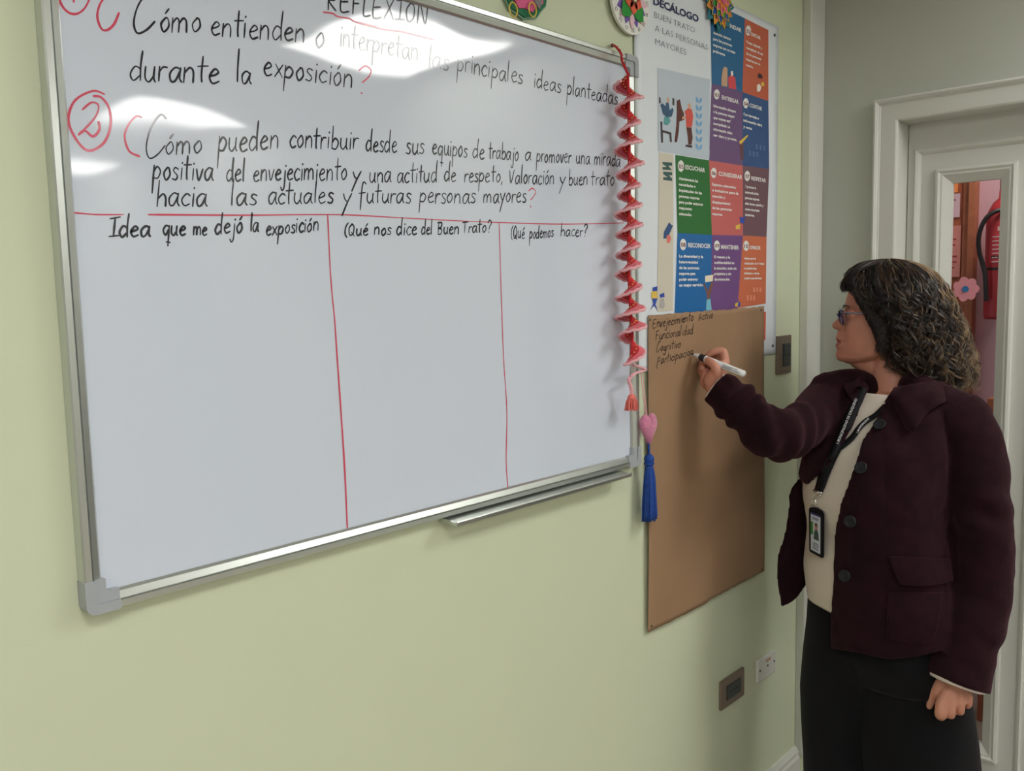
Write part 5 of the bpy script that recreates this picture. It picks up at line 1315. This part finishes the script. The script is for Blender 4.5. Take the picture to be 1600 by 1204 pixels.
# lettering along the strap
def text_along(s, pts, hpx, parent, m, lift, hs=hs):
    C = catmull([Vector((a, b_, 0)) for a, b_ in pts], 12); ln = [0]
    for a, b_ in zip(C, C[1:]): ln.append(ln[-1]+(b_-a).length)
    cu = bpy.data.curves.new('t', 'FONT'); cu.body = s; cu.size = 1; cu.resolution_u = 2; cu.offset = .02
    o = bpy.data.objects.new('t', cu); COL.objects.link(o); me = bpy.data.meshes.new_from_object(o.evaluated_get(DG())); bpy.data.objects.remove(o)
    xs = [v.co.x for v in me.vertices]; x1 = max(xs)
    for v in me.vertices:
        t = v.co.x/x1*ln[-1]; k = max(0, min(len(C)-2, next((i for i in range(len(ln)-1) if ln[i+1] >= t), len(C)-2)))
        d = (C[k+1]-C[k]).normalized(); p = C[k]+d*(t-ln[k]); nn = Vector((d.y, -d.x, 0))
        v.co = hs(p.x+nn.x*(v.co.y-.36)*hpx, p.y+nn.y*(v.co.y-.36)*hpx, lift)
    me.materials.clear(); o = link('lettering', me, m, parent); return o
wtxt = pm('white_lettering', 225, 225, 228)
text_along('I. MUNICIPALIDAD DE CAUQUENES', [(1308, 693), (1317, 672), (1327, 648), (1338, 622)], 5.8, ly, wtxt, .0085, hboth)
text_along('I. MUNICIPALIDAD', [(1342, 679), (1348, 668), (1360, 656)], 4.5, ly, wtxt, .0085)
silver = mat('silver_clip', (.75, .75, .77), .22, metal=1)
bm = bmesh.new(); A0 = hs(1282, 768, .007); tube(bm, [hs(1275, 766, .007), hs(1288, 770, .007)], .0022, 8); tube(bm, catmull([hs(1283, 768, .008), hs(1279, 774, .012), hs(1275, 781, .012), hs(1273, 785, .01), hs(1277, 789, .010), hs(1280, 786, .01), hs(1279, 780, .01)], 5), .0017, 8); tube(bm, [hs(1280, 775, .01), hs(1287, 774, .008)], .0015, 6); obj('metal_clip', bm, silver, ly, True)
bc = hs(1277, 830, .012); top = hs(1277, 792, .012)
bu = (W(1286.5, 803, 2.0)-W(1266, 793, 2.0)).normalized()
# badge: plane through the holder, turned like the chest
dpx = lambda x_: min((hs(x_, y_, .002)-CAM).dot(CF) for y_ in (795, 812, 830, 848, 865))-.007
d0_, d1_ = dpx(1266), dpx(1287)
TL, TR, BRr, BLl = W(1265.5, 791, d0_), W(1287, 799, d1_), W(1286.5, 872, d1_), W(1266, 861, d0_)
def bq(u, v, l=0):
    p = (TL*(1-u)+TR*u)*(1-v)+(BLl*(1-u)+BRr*u)*v; nn = (TR-TL).cross(BLl-TL).normalized()
    if nn.dot(CAM-p) < 0: nn = -nn
    return p+nn*l
def bpoly(name, uv, m, l, th=.0008):
    bm = bmesh.new(); A = [bm.verts.new(bq(u, v, l)) for u, v in uv]; B = [bm.verts.new(bq(u, v, l-th)) for u, v in uv]; bm.faces.new(A); bm.faces.new(B[::-1])
    for i in range(len(uv)): bm.faces.new((A[i], B[i], B[(i+1) % len(uv)], A[(i+1) % len(uv)]))
    bmesh.ops.recalc_face_normals(bm, faces=bm.faces[:]); return obj(name, bm, m, ly)
bpoly('badge_holder', [(0, .05), (.12, 0), (.5, -.035), (.88, 0), (1, .05), (1, .96), (.94, 1), (.06, 1), (0, .96)], lan, .003, .005)
bpoly('badge_card', [(.16, .13), (.86, .13), (.86, .93), (.16, .93)], pm('badge_card', 196, 204, 214, rough=.35), .004)
bpoly('badge_print', [(.16, .10), (.86, .10), (.86, .14), (.16, .14)], pm('badge_blue', 50, 56, 110), .0046)
bpoly('badge_print', [(.16, .30), (.34, .30), (.34, .58), (.16, .58)], pm('badge_green', 60, 120, 50), .0046)
bpoly('badge_print', [(.40, .66), (.44, .50), (.52, .44), (.66, .44), (.74, .52), (.78, .66)], pm('badge_clothes', 60, 76, 76), .0050)
bpoly('badge_print', [(.50, .44), (.50, .36), (.58, .33), (.66, .36), (.66, .44)], pm('badge_face', 176, 120, 104), .0052)
bpoly('badge_print', [(.49, .37), (.51, .31), (.59, .29), (.67, .32), (.68, .38), (.60, .34)], pm('badge_hair', 40, 28, 26), .0054)
for k, (u0, u1, v) in enumerate(((.3, .76, .19), (.3, .7, .22), (.34, .72, .74), (.30, .76, .78), (.34, .70, .82), (.30, .74, .86))): bpoly('badge_text', [(u0, v), (u1, v), (u1, v+.014), (u0, v+.014)], pm('badge_text_grey', 90, 98, 130), .0048)
# ================================================================== HAIR
hairm = [mat('hair_near_black', srgb(26, 20, 19), .34, spec=.5), mat('hair_dark_brown', srgb(42, 31, 27), .33, spec=.5), mat('hair_brown', srgb(78, 58, 45), .35, spec=.5), mat('hair_golden_brown', srgb(136, 112, 84), .4, spec=.5), mat('hair_grey', srgb(150, 142, 134), .4, spec=.5)]
ENV = [(405, 1376, 1398), (409, 1345, 1424), (416, 1332, 1444), (428, 1328, 1463), (445, 1327, 1478), (462, 1334, 1487), (480, 1350, 1494), (500, 1364, 1502), (520, 1372, 1510), (540, 1374, 1517), (560, 1374, 1523), (580, 1381, 1528), (600, 1388, 1535), (618, 1396, 1538)]
def env(y):
    if y <= ENV[0][0]: a = ENV[0]; return a[1], a[2]
    for a, b_ in zip(ENV, ENV[1:]):
        if a[0] <= y <= b_[0]:
            f = (y-a[0])/(b_[0]-a[0]); return a[1]+(b_[1]-a[1])*f, a[2]+(b_[2]-a[2])*f
    return ENV[-1][1], ENV[-1][2]
def hairpos(y, psi, rho):
    l, r_ = env(y); cx, rx = (l+r_)/2, (r_-l)/2
    ty = min(1, max(0, (y-405)/70)); rd = (.030+.088*math.sin(ty*PI/2)**.8)*(1 if y < 500 else 1+.12*min(1, (y-500)/100))
    rd = min(rd, .125)
    if y < 412: rd = .03+.03*(y-405)/7+0
    x = cx+rx*rho*math.cos(psi); dep = 2.150-rd*rho*math.sin(psi)
    return PZ(x, dep, W(1400, y, 2.15).z)
hr = random.Random(21)
Vh, Fh_, Mh = [], [], []
def strand(P, r0, r1, mi):
    base = len(Vh); n = len(P); prev = None
    for i, p in enumerate(P):
        t = (P[min(i+1, n-1)]-P[max(i-1, 0)]).normalized()
        if prev is None: prev = t.orthogonal().normalized()
        prev = (prev-t*prev.dot(t)).normalized(); b_ = t.cross(prev); f = i/(n-1); r_ = r0+(r1-r0)*f**1.5
        if f > .9: r_ *= (1-f)/.1*.8+.2
        for k in range(3):
            a = 2*PI*k/3; Vh.append(p+prev*math.cos(a)*r_+b_*math.sin(a)*r_)
    for i in range(n-1):
        for k in range(3): Fh_.append((base+i*3+k, base+i*3+(k+1) % 3, base+(i+1)*3+(k+1) % 3, base+(i+1)*3+k)); Mh.append(mi)
def lock(path, amp, freq, ns, rr_, mi, spread):
    """a clump of strands twisting round a curling path"""
    n = len(path); ph = hr.uniform(0, 6.28); s0 = 0; C = []
    hand = hr.choice((-1, 1))
    for i, p in enumerate(path):
        t = (path[min(i+1, n-1)]-path[max(i-1, 0)]).normalized(); a = t.orthogonal().normalized(); b_ = t.cross(a)
        # fixed reference to avoid flips
        a = (Rh-t*Rh.dot(t)).normalized(); b_ = t.cross(a)
        if i: s0 += (p-path[i-1]).length
        f = i/(n-1); A = amp*min(1, max(0, (f-.12)/.5))
        C.append(p+(a*math.cos(ph+hand*s0*freq)+b_*math.sin(ph+hand*s0*freq))*A)
    for k in range(ns):
        o = Vector((hr.uniform(-1, 1), hr.uniform(-1, 1), hr.uniform(-1, 1)))*spread; m2 = mi if hr.random() > .22 else max(0, min(3, mi+hr.choice((-1, 1))))
        if hr.random() < .012: m2 = 4
        e = hr.uniform(.9, 1.0); m_ = max(6, int(n*e)); o2 = Vector((hr.uniform(-1, 1), hr.uniform(-1, 1), hr.uniform(-1, 1)))*spread*.9
        strand([c+o*(.55+.45*math.sin(i/n*3))+o2*(i/n) for i, c in enumerate(C[:m_])], rr_, rr_*.45, m2)
NL = 980
for L in range(NL):
    psi = hr.uniform(0, 2*PI); rho = hr.choice((hr.uniform(.80, 1.0), hr.uniform(.9, 1.0), hr.uniform(.6, .95)))
    # keep the face clear: nothing in front on the far or near cheek
    fr = math.cos(psi) < -.72
    yend = hr.uniform(560, 612) if hr.random() < .75 else hr.uniform(500, 580)
    if math.cos(psi) > .3: yend = hr.uniform(580, 622)
    if math.cos(psi) < -.3: yend = hr.uniform(545, 604)
    if fr and math.sin(psi) < 0: continue
    y0 = hr.uniform(405, 409); n = 34; dps = hr.uniform(-.25, .25)
    path = []
    for i in range(n):
        f = i/(n-1); y = y0+(yend-y0)*(f**1.25 if f < 1 else 1)
        path.append(hairpos(y, psi+dps*f+.10*math.sin(f*6+L), rho*(1 if f < .85 else 1-.25*(f-.85)/.15)))
    back = math.cos(psi)
    tip = 0
    mi = hr.choice((0, 0, 0, 1, 1, 2)) if back < .4 else hr.choice((0, 0, 1, 1, 2)) if back < .8 else hr.choice((1, 2, 2, 3, 3))
    lock(path, hr.uniform(.006, .0135), 2*PI/hr.uniform(.05, .085), 7, .00085, mi, .0030)
    if hr.random() < .5:      # lighter curled ends
        sub = path[int(n*.55):]
        if len(sub) > 8: lock(catmull(sub, 2), hr.uniform(.008, .013), 2*PI/hr.uniform(.035, .055), 3, .0007, 3 if back > .2 else 2, .003)
# fringe sweeping off the forehead and past the temple
for L in range(150):
    u = L/149; s = hr.uniform(-.8, 1)
    yt = 408+hr.uniform(0, 6)
    near = .045+.03*s
    a = HP(.010+hr.uniform(-.02, .02), near*.5, .128-hr.uniform(0, .006)); b_ = HP(.055+hr.uniform(-.006, .008), near*.9, .108-hr.uniform(0, .008))
    if L % 3 == 0: P = [a, b_, HP(.078+hr.uniform(-.006, .004), near*.7, .078), HP(.0815+hr.uniform(-.006, .002), near*.75, .050+hr.uniform(0, .016))]
    else:
        yy = .060+.018*hr.random(); P = [a, b_, HP(.062+hr.uniform(-.008, .004), yy*.9, .078), HP(.040+hr.uniform(-.008, .008), .078, .036), HP(.018+hr.uniform(-.006, .008), .083, .0), HP(.004+hr.uniform(-.01, .01), .086+hr.uniform(0, .008), -.022), HP(-.006+hr.uniform(-.008, .006), .09, -.06), HP(.0+hr.uniform(-.01, .006), .092, -.095)]
    lock(catmull(P, 8), .0035 if L % 3 == 0 else .0085, 2*PI/hr.uniform(.045, .07), 7, .0008, hr.choice((0, 0, 0, 1, 1)), .003)
for L in range(110):     # loose tufts over the top of the head
    y = hr.uniform(-.075, .08); x0 = hr.uniform(-.03, .02); q_ = .124-.35*y*y/.08-hr.uniform(0, .004)
    P = [HP(x0, y*.5, q_+.004), HP(x0+.03, y*.8, q_-.004), HP(x0+.052, y, q_-.020), HP(x0+.050, y*1.12, q_-.045)]
    lock(catmull(P, 9), .004, 2*PI/hr.uniform(.04, .06), 6, .0008, hr.choice((0, 0, 0, 1, 1)), .003)
hair = meshobj('hair', Vh, Fh_, hairm, person, True); hair['kind'] = 'stuff'
hair.data.polygons.foreach_set('material_index', Mh)
# dense underlayer
bm = bmesh.new(); rg = []
ys_ = [405.5, 407, 410, 416, 426, 440, 460, 480, 500, 520, 540, 560, 580, 600, 606]
for y in ys_:
    l, r_ = env(y); ring = []
    for i in range(40):
        ps = 2*PI*i/40; rho = .84 if y < 500 else .84-.0018*(y-500)
        p = hairpos(y+ (3 if y < 420 else 0), ps, rho)
        q = p-HC; x = q.dot(HF)
        # stay behind the hairline and off the cheeks
        lim = .058 if q.z > .055 else .058-(.055-q.z)*.9 if q.z > .01 else max(-.006, .0175-(.01-q.z)*.9)
        if x > lim: p -= HF*(x-lim)
        ring.append(bm.verts.new(p))
    rg.append(ring)
for A, B in zip(rg, rg[1:]):
    for i in range(40): bm.faces.new((A[i], A[(i+1) % 40], B[(i+1) % 40], B[i]))
bm.faces.new(rg[0]); bm.faces.new(rg[-1][::-1]); bmesh.ops.recalc_face_normals(bm, faces=bm.faces[:])
obj('hair_underlayer', bm, hairm[0], person, True)
